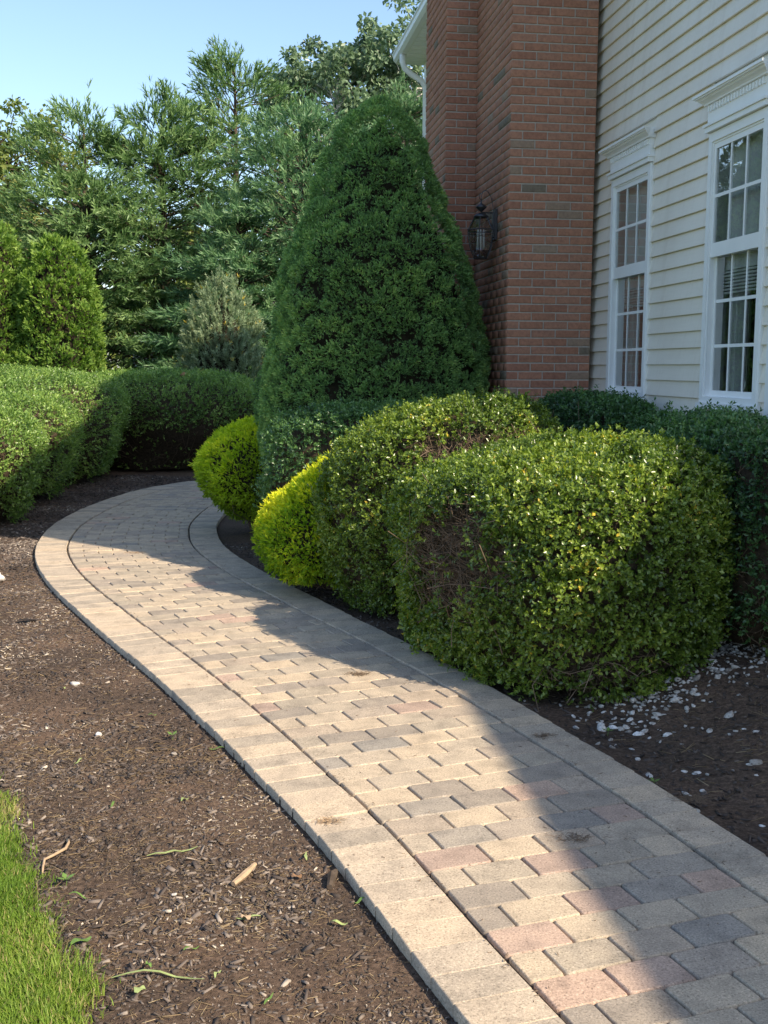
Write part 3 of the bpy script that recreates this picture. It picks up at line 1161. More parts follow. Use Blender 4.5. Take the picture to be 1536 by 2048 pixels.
lev = [(0.060, 0.012), (0.094, 0.085), (0.113, 0.165), (0.118, 0.215), (0.118, 0.240), (0.076, 0.315), (0.058, 0.345)]
for k in range(HEX):
    rb = MB(); rb.tube([hexp(r, z, k) for r, z in lev], 0.0032, 5); rb.build("frame_bar", M['iron'], lamp)
    gp = MB()
    vs = []
    for r, z in lev: vs += [hexp(r - 0.002, z, k), hexp(r - 0.002, z, k + 1)]
    gp.add(vs, [(2 * i, 2 * i + 1, 2 * i + 3, 2 * i + 2) for i in range(len(lev) - 1)])
    gp.build("glass_panel", M['lampglass'], lamp)
for r, z, th in ((0.058, 0.010, 0.006), (0.117, 0.212, 0.0036), (0.119, 0.240, 0.0045), (0.059, 0.345, 0.006)):
    rg = MB(); rg.tube([hexp(r, z, k) for k in range(HEX + 1)], th, 5); rg.build("band", M['iron'], lamp)
cpm = MB(); cpm.lathe(lc, [(0.0, 0.345), (0.062, 0.345), (0.064, 0.352), (0.040, 0.372), (0.020, 0.380), (0.0, 0.382)], 14); cpm.build("cap", M['iron'], lamp, True)
fin = MB(); fin.lathe(lc, [(0.0, 0.385), (0.006, 0.390), (0.014, 0.396), (0.046, 0.425), (0.047, 0.432), (0.018, 0.452), (0.007, 0.460), (0.005, 0.485), (0.0, 0.49)], 14); fin.build("finial", M['iron'], lamp, True)
cand = MB()
for k in range(3):
    an = k * 2.1 + 0.4
    p = lc + Vector((0.028 * math.cos(an), 0.028 * math.sin(an), 0))
    cand.tube([p + UP * 0.09, p + UP * 0.19], 0.009, 8)
    cand.tube([p + UP * 0.195, p + UP * 0.215, p + UP * 0.25], [0.006, 0.012, 0.002], 8)
cand.build("candle_bulbs", M['white'], lamp)
fl = MB(); fl.lathe(lc, [(0.0, 0.012), (0.056, 0.012), (0.056, 0.006), (0.0, 0.004)], 12); fl.build("bottom_plate", M['iron'], lamp)
# back plate lies on the pier's side face
tt = (lc - PA).dot(-Wd)
bp = PA - Wd * tt + On * 0.0085
pl = MB(); pl.box(bp + UP * (lc.z + 0.29) + On * 0.012, On * 0.012, Wd * 0.035, UP * 0.125)
pl.box(bp + UP * (lc.z + 0.29) + On * 0.030, On * 0.008, Wd * 0.022, UP * 0.10)
pl.build("back_plate", M['iron'], lamp)
ar = MB()
wallp = bp + UP * (lc.z + 0.383) + On * 0.03
ar.tube([wallp, lc + UP * 0.384], 0.006, 6)
ar.build("arm", M['iron'], lamp)
hk = MB()
hp = []
a_, b_ = bp + UP * (lc.z + 0.40) + On * 0.03, lc + UP * 0.485
for i in range(13):
    t = math.pi * i / 12
    m = (a_ + b_) / 2
    hp.append(m + (a_ - m) * math.cos(t) + UP * (0.115 * math.sin(t)))
hk.tube(hp, 0.0034, 5)
hk.tube([b_ + On * 0.0, b_ + UP * 0.02 + On * 0.018, b_ + UP * 0.045 + On * 0.016, b_ + UP * 0.055 + On * 0.004], 0.0032, 5)
hk.build("scroll_hook", M['iron'], lamp)

# ------------------------------------------------------------------ foliage engine
def catmull1(ctrl, n):
    c = np.array(ctrl, float)
    out = []
    m = len(c) - 1
    for t in np.linspace(0, m, n):
        i = min(int(t), m - 1); f = t - i
        p0, p1, p2, p3 = c[max(i - 1, 0)], c[i], c[i + 1], c[min(i + 2, m)]
        out.append(0.5 * ((2 * p1) + (-p0 + p2) * f + (2 * p0 - 5 * p1 + 4 * p2 - p3) * f * f + (-p0 + 3 * p1 - 3 * p2 + p3) * f ** 3))
    return np.array(out)


class Hull:
    """star-like clipped body: profile of (radius fraction, height), superellipse plan, lumps"""
    def __init__(s, c, a, b, prof, yaw=0.0, p=2.2, lump=0.05, freq=2.0, seed=0, shear=(0, 0), nphi=120, nz=70, fine=0.0, cell=0.0, cellf=4.0):
        pr = catmull1(prof, nz)
        pr[:, 0] = np.maximum(pr[:, 0], 0.002)
        phi = np.linspace(0, 2 * np.pi, nphi, endpoint=False)
        r = 1.0 / (np.abs(np.cos(phi)) ** p + np.abs(np.sin(phi)) ** p) ** (1 / p)
        ux, uy = a * r * np.cos(phi), b * r * np.sin(phi)
        cy, sy = math.cos(yaw), math.sin(yaw)
        X = pr[:, 0:1] * ux[None]; Y = pr[:, 0:1] * uy[None]
        Zt = np.repeat(pr[:, 1:2], nphi, 1)
        zmax = pr[:, 1].max()
        Xw = X * cy - Y * sy; Yw = X * sy + Y * cy
        Zt = Zt + (Xw * shear[0] + Yw * shear[1]) * np.clip(Zt / zmax, 0, 1) ** 1.5
        P = np.stack([Xw + c[0], Yw + c[1], Zt + c[2]], -1)
        s.shape = (nz, nphi)
        s.P = P.reshape(-1, 3)
        nrm = s.normals()
        d = (vnoise(s.P, freq, seed) - 0.5) * 2 * lump + (vnoise(s.P, freq * 2.7, seed + 1) - 0.5) * lump
        if fine: d = d + (vnoise(s.P, freq * 7, seed + 2) - 0.5) * 2 * fine
        if cell: d = d + (0.5 - np.clip(cellnoise(s.P, cellf, seed + 5), 0, 1)) * 2 * cell
        s.P = s.P + nrm * d[:, None]
        s.c = np.array([c[0], c[1], c[2] + zmax * 0.5])

    def normals(s):
        nz, nphi = s.shape
        G = s.P.reshape(nz, nphi, 3)
        du = np.roll(G, -1, 1) - np.roll(G, 1, 1)
        dv = np.empty_like(G)
        dv[1:-1] = G[2:] - G[:-2]; dv[0] = G[1] - G[0]; dv[-1] = G[-1] - G[-2]
        nn = unit(np.cross(du, dv))
        nn[-1] = (0, 0, 1); nn[0] = (0, 0, -1)
        return nn.reshape(-1, 3)

    def faces(s):
        nz, nphi = s.shape
        i = np.arange(nz * nphi).reshape(nz, nphi)
        j = np.roll(i, -1, 1)
        return np.stack([i[:-1], j[:-1], j[1:], i[1:]], -1).reshape(-1, 4)

    def sample(s, n, rng, wfun=None):
        F = s.faces()
        nr = s.normals()
        T = np.concatenate([F[:, [0, 1, 2]], F[:, [0, 2, 3]]])
        A, B, C = s.P[T[:, 0]], s.P[T[:, 1]], s.P[T[:, 2]]
        area = np.linalg.norm(np.cross(B - A, C - A), axis=1)
        mid = (A + B + C) / 3
        nm = unit(nr[T[:, 0]] + nr[T[:, 1]] + nr[T[:, 2]])
        w = area.copy()
        if wfun is not None: w = w * wfun(mid, nm)
        w = w / w.sum()
        k = rng.choice(len(T), n, p=w)
        u, v = rng.random(n), rng.random(n)
        m = u + v > 1
        u[m], v[m] = 1 - u[m], 1 - v[m]
        P = A[k] + (B[k] - A[k]) * u[:, None] + (C[k] - A[k]) * v[:, None]
        return P, nm[k]

    def core(s, f=0.1, zf=1.2):
        ax = s.P.reshape(*s.shape, 3)[:, :, :2].mean(1)
        ax = np.repeat(ax, s.shape[1], 0)
        v = s.P[:, :2] - ax
        r = np.linalg.norm(v, axis=1, keepdims=True)
        Q = s.P.copy()
        Q[:, :2] = ax + v * np.clip(1 - f / np.maximum(r, 1e-4), 0.0, 1)
        z0, z1 = s.P[:, 2].min(), s.P[:, 2].max()
        Q[:, 2] = z0 + (s.P[:, 2] - z0) * (1 - zf * f / (z1 - z0))
        nz, nphi = s.shape
        rows = np.unique(np.r_[np.arange(0, nz, 4), nz - 1])
        G = Q.reshape(nz, nphi, 3)[rows][:, ::4]
        i = np.arange(G.shape[0] * G.shape[1]).reshape(G.shape[:2])
        j = np.roll(i, -1, 1)
        return G.reshape(-1, 3), np.stack([i[:-1], j[:-1], j[1:], i[1:]], -1).reshape(-1, 4)


def cam_weight(mid, nm, back=0.3):
    v = unit(np.array([0, 0, H_CAM]) - mid)
    d = (v * nm).sum(1)
    return np.where(d > -0.25, 1.0, back)


def leaves_mesh(B, L, Nn, ln, wd, fold, tint):
    """rhombic leaves: base, left, tip, right (2 tris)"""
    n = len(B)
    S = np.cross(L, Nn)
    mid = B + L * (ln * 0.48)[:, None]
    V = np.empty((n, 4, 3))
    V[:, 0] = B
    V[:, 1] = mid + S * (wd / 2)[:, None] + Nn * (fold * wd)[:, None]
    V[:, 2] = B + L * ln[:, None]
    V[:, 3] = mid - S * (wd / 2)[:, None] + Nn * (fold * wd)[:, None]
    i = np.arange(n)[:, None] * 4
    F = np.concatenate([i + np.array([[0, 1, 2]]), i + np.array([[0, 2, 3]])])
    return V.reshape(-1, 3), F, np.repeat(tint, 4)


def oval_leaves(B, L, Nn, ln, wd, fold, tint):
    """six-point leaves (two quads) for plants close to the camera"""
    n = len(B)
    S = np.cross(L, Nn)
    V = np.empty((n, 6, 3))
    up = Nn * (fold * wd)[:, None]
    V[:, 0] = B
    V[:, 1] = B + L * (ln * 0.35)[:, None] + S * (wd * 0.47)[:, None] + up
    V[:, 2] = B + L * (ln * 0.75)[:, None] + S * (wd * 0.42)[:, None] + up
    V[:, 3] = B + L * ln[:, None]
    V[:, 4] = B + L * (ln * 0.75)[:, None] - S * (wd * 0.42)[:, None] + up
    V[:, 5] = B + L * (ln * 0.35)[:, None] - S * (wd * 0.47)[:, None] + up
    i = np.arange(n)[:, None] * 6
    F = np.concatenate([i + np.array([[0, 1, 2, 3]]), i + np.array([[0, 3, 4, 5]])])
    return V.reshape(-1, 3), F, np.repeat(tint, 6)


def sprig_leaves(P, D, k, ln, wd, spread, rng, base_tint, jit=0.18, oval=False, length=0.03):
    """k leaves around a short shoot at each P along D"""
    n = len(P)
    A, Bv = basis(D)
    Bs, Ls, Ns, lns, wds, ts = [], [], [], [], [], []
    th0 = rng.random(n) * 6.28
    for j in range(k):
        th = th0 + j * 2.4 + rng.normal(0, 0.3, n)
        a = np.clip(rng.normal(spread, 0.25, n), 0.1, 1.5)
        R = A * np.cos(th)[:, None] + Bv * np.sin(th)[:, None]
        L = unit(D * np.cos(a)[:, None] + R * np.sin(a)[:, None])
        Nn = unit(D * np.sin(a)[:, None] - R * np.cos(a)[:, None] + rng.normal(0, 0.25, (n, 3)))
        Nn = unit(Nn - L * (Nn * L).sum(1)[:, None])
        Bs.append(P + D * (length * (j / max(k - 1, 1) - 0.5) + rng.normal(0, 0.003, n))[:, None])
        Ls.append(L); Ns.append(Nn)
        s = rng.uniform(0.7, 1.25, n)
        lns.append(ln * s); wds.append(wd * s * rng.uniform(0.85, 1.15, n))
        ts.append(base_tint + rng.normal(0, jit, n))
    f = oval_leaves if oval else leaves_mesh
    return f(np.concatenate(Bs), np.concatenate(Ls), np.concatenate(Ns), np.concatenate(lns), np.concatenate(wds), 0.16, np.clip(np.concatenate(ts), 0, 1))


def join(parts):
    V, F, T, o = [], [], [], 0
    for v, f, t in parts:
        V.append(v); F.append(f + o); T.append(t); o += len(v)
    return np.concatenate(V), np.concatenate(F), np.concatenate(T)


def sticks(A, B, r0, r1, rng, bend=0.1):
    """three-sided tapered twigs from A to B with one bend"""
    n = len(A)
    D = unit(B - A)
    U, W = basis(D)
    ln = np.linalg.norm(B - A, axis=1)
    Mid = (A + B) / 2 + U * (rng.normal(0, bend, n) * ln)[:, None] + W * (rng.normal(0, bend, n) * ln)[:, None]
    V = np.empty((n, 9, 3))
    for ri, (C, r) in enumerate(((A, r0), (Mid, (r0 + r1) / 2), (B, r1))):
        for k in range(3):
            an = 2.094 * k
            V[:, ri * 3 + k] = C + (U * math.cos(an) + W * math.sin(an)) * r
    F = []
    for l in (0, 1):
        for k in range(3):
            k2 = (k + 1) % 3
            F.append((l * 3 + k, l * 3 + k2, l * 3 + 3 + k2, l * 3 + 3 + k))
    F = (np.array(F)[None] + (np.arange(n) * 9)[:, None, None]).reshape(-1, 4)
    return V.reshape(-1, 3), F


def quads_obj(name, parts, mat, parent):
    V, F, o = [], [], 0
    for v, f in parts:
        V.append(v); F.append(f + o); o += len(v)
    return link(name, np_mesh(name, np.concatenate(V), np.concatenate(F)), parent, (0, 0, 0), mat)


def clipped_shrub(name, label, cat, hull, n, leaf, mat, base, group=None, k=6, spread=0.85, depth=0.05, core=0.10, bare=None, nsticks=120, oval=False,
                  out=0.75, wfun=None, seed=1, tint0=0.5, low=None, stick_r=0.006):
    rng = np.random.default_rng(seed)
    root = thing(name, label, cat, base, group)

    def W(mid, nm):
        w = cam_weight(mid, nm)
        if bare is not None: w = w * (1 - 0.95 * bare(mid))
        if wfun is not None: w = w * wfun(mid)
        return w
    P, nr = hull.sample(n, rng, W)
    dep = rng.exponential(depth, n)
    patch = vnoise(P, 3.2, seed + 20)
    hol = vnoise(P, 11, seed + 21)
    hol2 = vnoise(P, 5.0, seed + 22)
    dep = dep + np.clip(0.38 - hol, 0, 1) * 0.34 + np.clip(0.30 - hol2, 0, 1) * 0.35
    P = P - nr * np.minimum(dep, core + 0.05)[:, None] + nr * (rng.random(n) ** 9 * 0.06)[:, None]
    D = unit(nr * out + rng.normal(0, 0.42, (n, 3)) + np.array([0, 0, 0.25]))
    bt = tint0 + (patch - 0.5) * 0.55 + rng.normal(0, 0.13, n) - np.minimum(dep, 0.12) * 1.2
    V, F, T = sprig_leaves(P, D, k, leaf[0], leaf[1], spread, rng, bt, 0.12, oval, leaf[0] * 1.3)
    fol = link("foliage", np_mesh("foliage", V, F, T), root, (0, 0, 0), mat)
    fol["kind"] = "stuff"
    # solid core with the inner shade in its colour, then sticks from the base out to the surface
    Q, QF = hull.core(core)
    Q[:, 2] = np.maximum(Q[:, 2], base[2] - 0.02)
    cm = link("shaded_core", np_mesh("shaded_core", Q, QF, smooth=True), root, (0, 0, 0), M['corebrown'])
    cm["kind"] = "stuff"
    E, en = hull.sample(nsticks, rng)
    E = E - en * 0.03
    b = np.array(base)
    A = b + np.c_[rng.normal(0, 0.10, nsticks), rng.normal(0, 0.10, nsticks), np.zeros(nsticks)]
    A = A + (E - A) * rng.uniform(0.0, 0.45, nsticks)[:, None] * np.array([1, 1, 0.6])
    parts = [sticks(A, E, stick_r, stick_r * 0.3, rng)]
    if bare is not None:
        nb = 900
        E, en = hull.sample(nb, rng, lambda m, q: bare(m) * (q[:, 2] < 0.75) + 1e-6)
        up = np.array([0, 0, 1.0])
        ed = unit(en * 0.9 + rng.normal(0, 0.5, (nb, 3)) + up * 0.35)
        E2 = E - en * rng.uniform(-0.01, core * 0.8, nb)[:, None]
        parts.append(sticks(E2 - ed * rng.uniform(0.08, 0.26, nb)[:, None], E2, 0.0028, 0.0012, rng, 0.12))
    br = quads_obj("branches", parts, M['twig'], root)
    return root, hull


# ------------------------------------------------------------------ boxwoods along the walk (right side)
rowg = "clipped boxwoods along the right of the walk"


def bare1(m):
    # thin patch low on the path side of the front shrub
    d = ((m[:, 0] - 0.42) / 0.34) ** 2 + ((m[:, 1] - 6.05) / 0.55) ** 2 + ((m[:, 2] - 0.62) / 0.30) ** 2
    e = ((m[:, 0] - 1.05) / 0.35) ** 2 + ((m[:, 1] - 5.4) / 0.3) ** 2 + ((m[:, 2] - 0.16) / 0.14) ** 2
    nz_ = (vnoise(m, 6, 77) - 0.5) * 0.9
    return np.clip(1.6 - d + nz_, 0, 1) * (m[:, 0] < 0.85) + 0.7 * np.clip(1.2 - e + nz_, 0, 1)


h1 = Hull((0.91, 6.24, 0.0), 0.69, 1.05, [(0.86, 0.0), (0.91, 0.08), (0.95, 0.30), (1.0, 0.60), (1.0, 0.84), (0.97, 0.97), (0.905, 1.055), (0.74, 1.125), (0.42, 1.165), (0.2, 1.175), (0.0, 1.18)],
          yaw=0.468, p=2.75, lump=0.035, freq=2.4, seed=31, shear=(0.19, 0.05), nphi=170, nz=100, fine=0.018)
clipped_shrub("boxwood", "large rounded boxwood nearest the camera, half in sun with a bare twiggy side", "boxwood", h1, 19000, (0.023, 0.0135), M['box'],
              (0.95, 6.2, 0.02), rowg, k=6, bare=bare1, nsticks=260, oval=False, seed=41, tint0=0.52, depth=0.035, core=0.11)

h2 = Hull((0.36, 7.64, 0.0), 0.84, 0.60, [(0.70, 0.02), (0.86, 0.2), (0.98, 0.5), (1.0, 0.74), (0.965, 0.97), (0.89, 1.13), (0.75, 1.255), (0.48, 1.335), (0.22, 1.36), (0.0, 1.365)],
          yaw=-0.38, p=2.3, lump=0.035, freq=2.4, seed=32, shear=(0.24, 0.0), nphi=150, nz=80, fine=0.018)


def bare2(m):
    nz_ = (vnoise(m, 8, 78) - 0.5) * 0.8
    return np.clip(1.5 - np.abs(m[:, 2] - 1.10) / 0.15 + nz_, 0, 1) * (m[:, 0] > 0.22) * (m[:, 1] < 7.55)


clipped_shrub("boxwood", "sunlit rounded boxwood second from the camera, beside the golden shrub", "boxwood", h2, 13500, (0.022, 0.0125), M['box'],
              (0.36, 7.55, 0.02), rowg, k=6, nsticks=150, seed=42, tint0=0.50, depth=0.035, bare=bare2)

h3 = Hull((0.00, 8.62, 0.0), 1.00, 0.42, [(0.6, 0.1), (0.85, 0.3), (1.0, 0.65), (1.0, 0.95), (0.94, 1.13), (0.74, 1.27), (0.4, 1.335), (0.0, 1.345)],
          yaw=-0.32, p=2.4, lump=0.035, freq=2.4, seed=33, nphi=130, nz=70, fine=0.012)
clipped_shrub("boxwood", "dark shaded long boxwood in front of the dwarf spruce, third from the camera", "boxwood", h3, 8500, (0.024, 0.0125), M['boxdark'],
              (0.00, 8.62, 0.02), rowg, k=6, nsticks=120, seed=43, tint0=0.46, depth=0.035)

# hedge against the siding
h5 = Hull((1.86, 6.35, 0.1), 0.29, 1.05, [(0.7, 0.1), (0.9, 0.3), (1.0, 0.6), (1.0, 0.95), (0.93, 1.12), (0.7, 1.21), (0.35, 1.245), (0.0, 1.25)],
          yaw=0.139, p=3.2, lump=0.035, freq=2.4, seed=35, nphi=140, nz=70, fine=0.015)
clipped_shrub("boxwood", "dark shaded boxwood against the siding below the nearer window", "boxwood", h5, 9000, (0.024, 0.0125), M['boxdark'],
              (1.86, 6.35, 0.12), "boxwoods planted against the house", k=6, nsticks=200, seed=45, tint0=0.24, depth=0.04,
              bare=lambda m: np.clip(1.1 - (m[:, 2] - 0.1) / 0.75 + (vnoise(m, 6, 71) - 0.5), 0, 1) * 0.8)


def bare4(m):
    return np.clip((1.22 - m[:, 2]) / 0.06 + (vnoise(m, 9, 79) - 0.5), 0, 1) * (m[:, 0] < 1.72)


h4 = Hull((1.52, 8.35, 0.08), 0.30, 0.72, [(0.55, 0.1), (0.8, 0.35), (0.95, 0.7), (1.0, 1.02), (1.0, 1.16), (0.85, 1.27), (0.45, 1.315), (0.0, 1.32)],
          yaw=0.25, p=2.8, lump=0.03, freq=2.6, seed=34, nphi=120, nz=60, fine=0.015)
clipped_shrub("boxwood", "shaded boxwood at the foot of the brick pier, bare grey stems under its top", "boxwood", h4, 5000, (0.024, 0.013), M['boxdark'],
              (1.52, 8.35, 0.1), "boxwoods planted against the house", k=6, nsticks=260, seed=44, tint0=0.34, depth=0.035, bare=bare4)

# ------------------------------------------------------------------ golden thread-leaf shrubs
def spray_mesh(P, nr, n_blades, ln, wd, rng, tint, droop=0.0, spread=0.6, out=0.7, upw=0.25):
    """flat thread sprays: a main blade with shorter side blades"""
    n = len(P)
    D = unit(nr * out + rng.normal(0, 0.38, (n, 3)) + np.array([0, 0, upw]))
    A, Bv = basis(D)
    parts = []
    ang = rng.random(n) * 6.28
    S = A * np.cos(ang)[:, None] + Bv * np.sin(ang)[:, None]
    for j in range(n_blades):
        if j == 0:
            Bs, L, l = P, D, ln * rng.uniform(0.75, 1.3, n)
        else:
            t = rng.uniform(0.05, 0.6, n)
            sg = 1 if j % 2 else -1
            Bs = P + D * (ln * t)[:, None]
            L = unit(D + S * (sg * spread * rng.uniform(0.6, 1.3, n))[:, None] + rng.normal(0, 0.2, (n, 3)))
            l = ln * rng.uniform(0.4, 0.75, n)
        Nn = unit(np.cross(L, S) + rng.normal(0, 0.35, (n, 3)))
        Nn = unit(Nn - L * (Nn * L).sum(1)[:, None])
        parts.append(leaves_mesh(Bs, L, Nn, l, wd * rng.uniform(0.8, 1.3, n), 0.1, np.clip(tint + rng.normal(0, 0.1, n) + (0.08 if j == 0 else 0), 0, 1)))
    return join(parts)


def gold_shrub(label, hull, n, mat, base, seed, ln=0.055, tint0=0.5, back=None):
    rng = np.random.default_rng(seed)
    root = thing("golden_cypress", label, "shrub", base, "golden thread-leaf shrubs beside the walk")
    P, nr = hull.sample(n, rng, cam_weight)
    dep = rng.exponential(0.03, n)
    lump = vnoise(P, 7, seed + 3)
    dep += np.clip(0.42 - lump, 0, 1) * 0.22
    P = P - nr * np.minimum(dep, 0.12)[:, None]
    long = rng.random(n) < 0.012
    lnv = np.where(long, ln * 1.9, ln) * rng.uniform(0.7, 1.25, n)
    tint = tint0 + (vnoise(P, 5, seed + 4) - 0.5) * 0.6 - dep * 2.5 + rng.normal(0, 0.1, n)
    # sunlit crown put into the colour: yellower with height, greener below
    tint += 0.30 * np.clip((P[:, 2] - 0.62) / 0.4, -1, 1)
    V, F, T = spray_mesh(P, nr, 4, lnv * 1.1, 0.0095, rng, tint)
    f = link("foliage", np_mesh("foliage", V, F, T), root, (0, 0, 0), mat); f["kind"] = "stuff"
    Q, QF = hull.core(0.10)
    cm = link("shaded_core", np_mesh("shaded_core", Q, QF, smooth=True), root, (0, 0, 0), M['core']); cm["kind"] = "stuff"
    ns = 120
    E, en = hull.sample(ns, rng)
    A = np.array(base) + np.c_[rng.normal(0, 0.05, ns), rng.normal(0, 0.05, ns), np.zeros(ns)]
    quads_obj("branches", [sticks(A, E - en * 0.05, 0.007, 0.002, rng)], M['twig'], root)


hy1 = Hull((-0.31, 8.24, 0.0), 0.62, 0.56, [(0.45, 0.08), (0.70, 0.13), (0.90, 0.28), (1.0, 0.47), (0.95, 0.66), (0.76, 0.83), (0.45, 0.93), (0.0, 0.97)],
           yaw=0.3, p=2.1, lump=0.05, freq=3.5, seed=51, nphi=110, nz=60, shear=(0.40, 0))
gold_shrub("bright golden shrub between the sunlit boxwood and the walk, sun on its crown", hy1, 12500, M['gold'], (-0.33, 8.28, 0.0), 61, 0.040, 0.60)
hy2 = Hull((-1.17, 11.2, 0.0), 0.64, 0.60, [(0.35, 0.14), (0.62, 0.22), (0.90, 0.40), (1.0, 0.62), (0.93, 0.82), (0.72, 0.98), (0.4, 1.07), (0.0, 1.10)],
           yaw=0.3, p=2.1, lump=0.045, freq=3.5, seed=52, nphi=110, nz=60, shear=(0.10, 0))
gold_shrub("round lime green shrub overhanging the far bend of the walk", hy2, 10500, M['lime'], (-1.17, 11.2, 0.0), 62, 0.045, 0.45)

# ------------------------------------------------------------------ dwarf spruces
def spruce(label, c, R, prof, n, seed, cell=0.055, tint0=0.5):
    rng = np.random.default_rng(seed)
    root = thing("dwarf_spruce", label, "spruce", (c[0], c[1], 0.0), "dwarf conical spruces")
    hull = Hull((c[0], c[1], 0.0), R, R, prof, yaw=seed, p=2.0, lump=0.045, freq=1.6, seed=seed, nphi=270, nz=220)
    nr0 = hull.normals()
    sc = np.array([1, 1, 1.25])
    d1, d2 = cellnoise(hull.P * sc, 3.0, seed + 5), cellnoise(hull.P * sc, 7.5, seed + 8)
    hull.P = hull.P + nr0 * (0.060 * (0.55 - 1.2 * d1 ** 2) + 0.058 * (0.5 - 1.3 * d2 ** 2))[:, None]
    P, nr = hull.sample(n, rng, lambda m, q: cam_weight(m, q, 0.22) * (1 - 0.9 * smoothstep(0.58, 0.78, cellnoise(m * sc, 7.5, seed + 8))))
    c2 = cellnoise(P * sc, 7.5, seed + 8)
    c3 = cellnoise(P, 22, seed + 9)
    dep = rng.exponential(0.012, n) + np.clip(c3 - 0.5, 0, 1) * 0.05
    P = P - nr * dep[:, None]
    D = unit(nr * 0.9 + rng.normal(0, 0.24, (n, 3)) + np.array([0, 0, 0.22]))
    tint = tint0 + (vnoise(P, 2.2, seed + 4) - 0.5) * 0.3 + (0.40 - c2) * 0.5 + (0.45 - c3) * 0.3 + rng.normal(0, 0.09, n) - dep * 3 + 0.05  # crevice shade put into the tint: darker between lumps and deeper in
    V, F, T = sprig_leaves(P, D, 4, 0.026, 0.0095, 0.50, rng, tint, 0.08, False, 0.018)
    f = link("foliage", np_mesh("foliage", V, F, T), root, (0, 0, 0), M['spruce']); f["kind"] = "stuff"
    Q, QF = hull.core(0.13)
    cm = link("shaded_core", np_mesh("shaded_core", Q, QF, smooth=True), root, (0, 0, 0), M['core']); cm["kind"] = "stuff"
    tr = MB(); tr.tube([(c[0], c[1], -0.05), (c[0], c[1], prof[-1][1] * 0.6)], [0.07, 0.02], 8); tr.build("trunk", M['bark'], root)
    return hull


PROF_S = [(0.84, 0.10), (0.96, 0.40), (1.02, 0.85), (1.03, 1.30), (0.985, 1.65), (0.92, 2.05), (0.82, 2.47), (0.65, 2.92), (0.45, 3.36), (0.32, 3.58), (0.19, 3.74), (0.09, 3.81), (0.0, 3.83)]
spruce("tall dense conical dwarf spruce standing before the brick piers", (-0.07, 9.93), 0.925, PROF_S, 62000, 71)
PROF_T = [(0.7, 0.1), (0.9, 0.4), (1.0, 0.9), (0.95, 1.35), (0.75, 1.75), (0.4, 2.02), (0.0, 2.12)]
spruce("small rounded dwarf spruce half hidden behind the left side of the tall one", (-0.74, 11.0), 0.50, PROF_T, 8000, 72, tint0=0.45)

# ------------------------------------------------------------------ clipped hedge on the left of the walk
hg = "clipped hedge mounds on the outer side of the walk"


def hedge(label, c, a, b, prof, yaw, n, seed, bare=None, leaf=(0.038, 0.0175), tint0=0.5, base=None, ns=150):
    h = Hull(c, a, b, prof, yaw=yaw, p=2.05, lump=0.08, freq=1.6, seed=seed, nphi=150, nz=70, fine=0.02)
    clipped_shrub("hedge_shrub", label, "hedge", h, n, leaf, M['yew'], base or (c[0], c[1], -0.03), hg, k=5, bare=bare, nsticks=ns, seed=seed + 7, tint0=tint0,
                  depth=0.05, core=0.13, spread=0.75)


PH = [(0.70, 0.08), (0.86, 0.3), (0.97, 0.6), (1.0, 0.8), (0.93, 1.0), (0.75, 1.12), (0.45, 1.18), (0.0, 1.20)]


def PHs(h): return [(r, z * h / 1.20) for r, z in PH]


hedge("sunlit clipped hedge mound at the left edge, nearest the camera", (-4.62, 11.7, -0.03), 1.10, 1.55, PHs(1.24), 0.1, 6800, 81)
hedge("clipped hedge mound second from the left edge beside the bend", (-4.80, 13.75, -0.03), 1.12, 1.65, PHs(1.36), 0.1, 6800, 82)
hedge("tall clipped hedge mound crossed by the shadow edge, third along the bend", (-4.78, 16.1, -0.03), 1.12, 1.75, PHs(1.52), 0.0, 7600, 83)
hedge("broad sunlit hedge mound behind the others, under the bright green arborvitae", (-6.2, 18.0, -0.03), 1.9, 1.4, PHs(1.60), 0.0, 7000, 84)
PHd = [(0.55, 0.05), (0.66, 0.28), (0.80, 0.52), (0.95, 0.74), (1.0, 0.95), (0.94, 1.20), (0.78, 1.40), (0.48, 1.53), (0.22, 1.575), (0.0, 1.58)]
hedge("long shaded hedge mound at the far bend with bare brown stems beneath", (-3.55, 18.3, -0.03), 1.85, 1.25, PHd, -0.1, 9000, 85,
      bare=lambda m: np.clip((0.60 + 0.12 * np.clip(m[:, 0] + 4.2, 0, 3) - m[:, 2]) / 0.10 + (vnoise(m, 4, 91) - 0.5) * 2.5, 0, 1) * 0.96, ns=500)

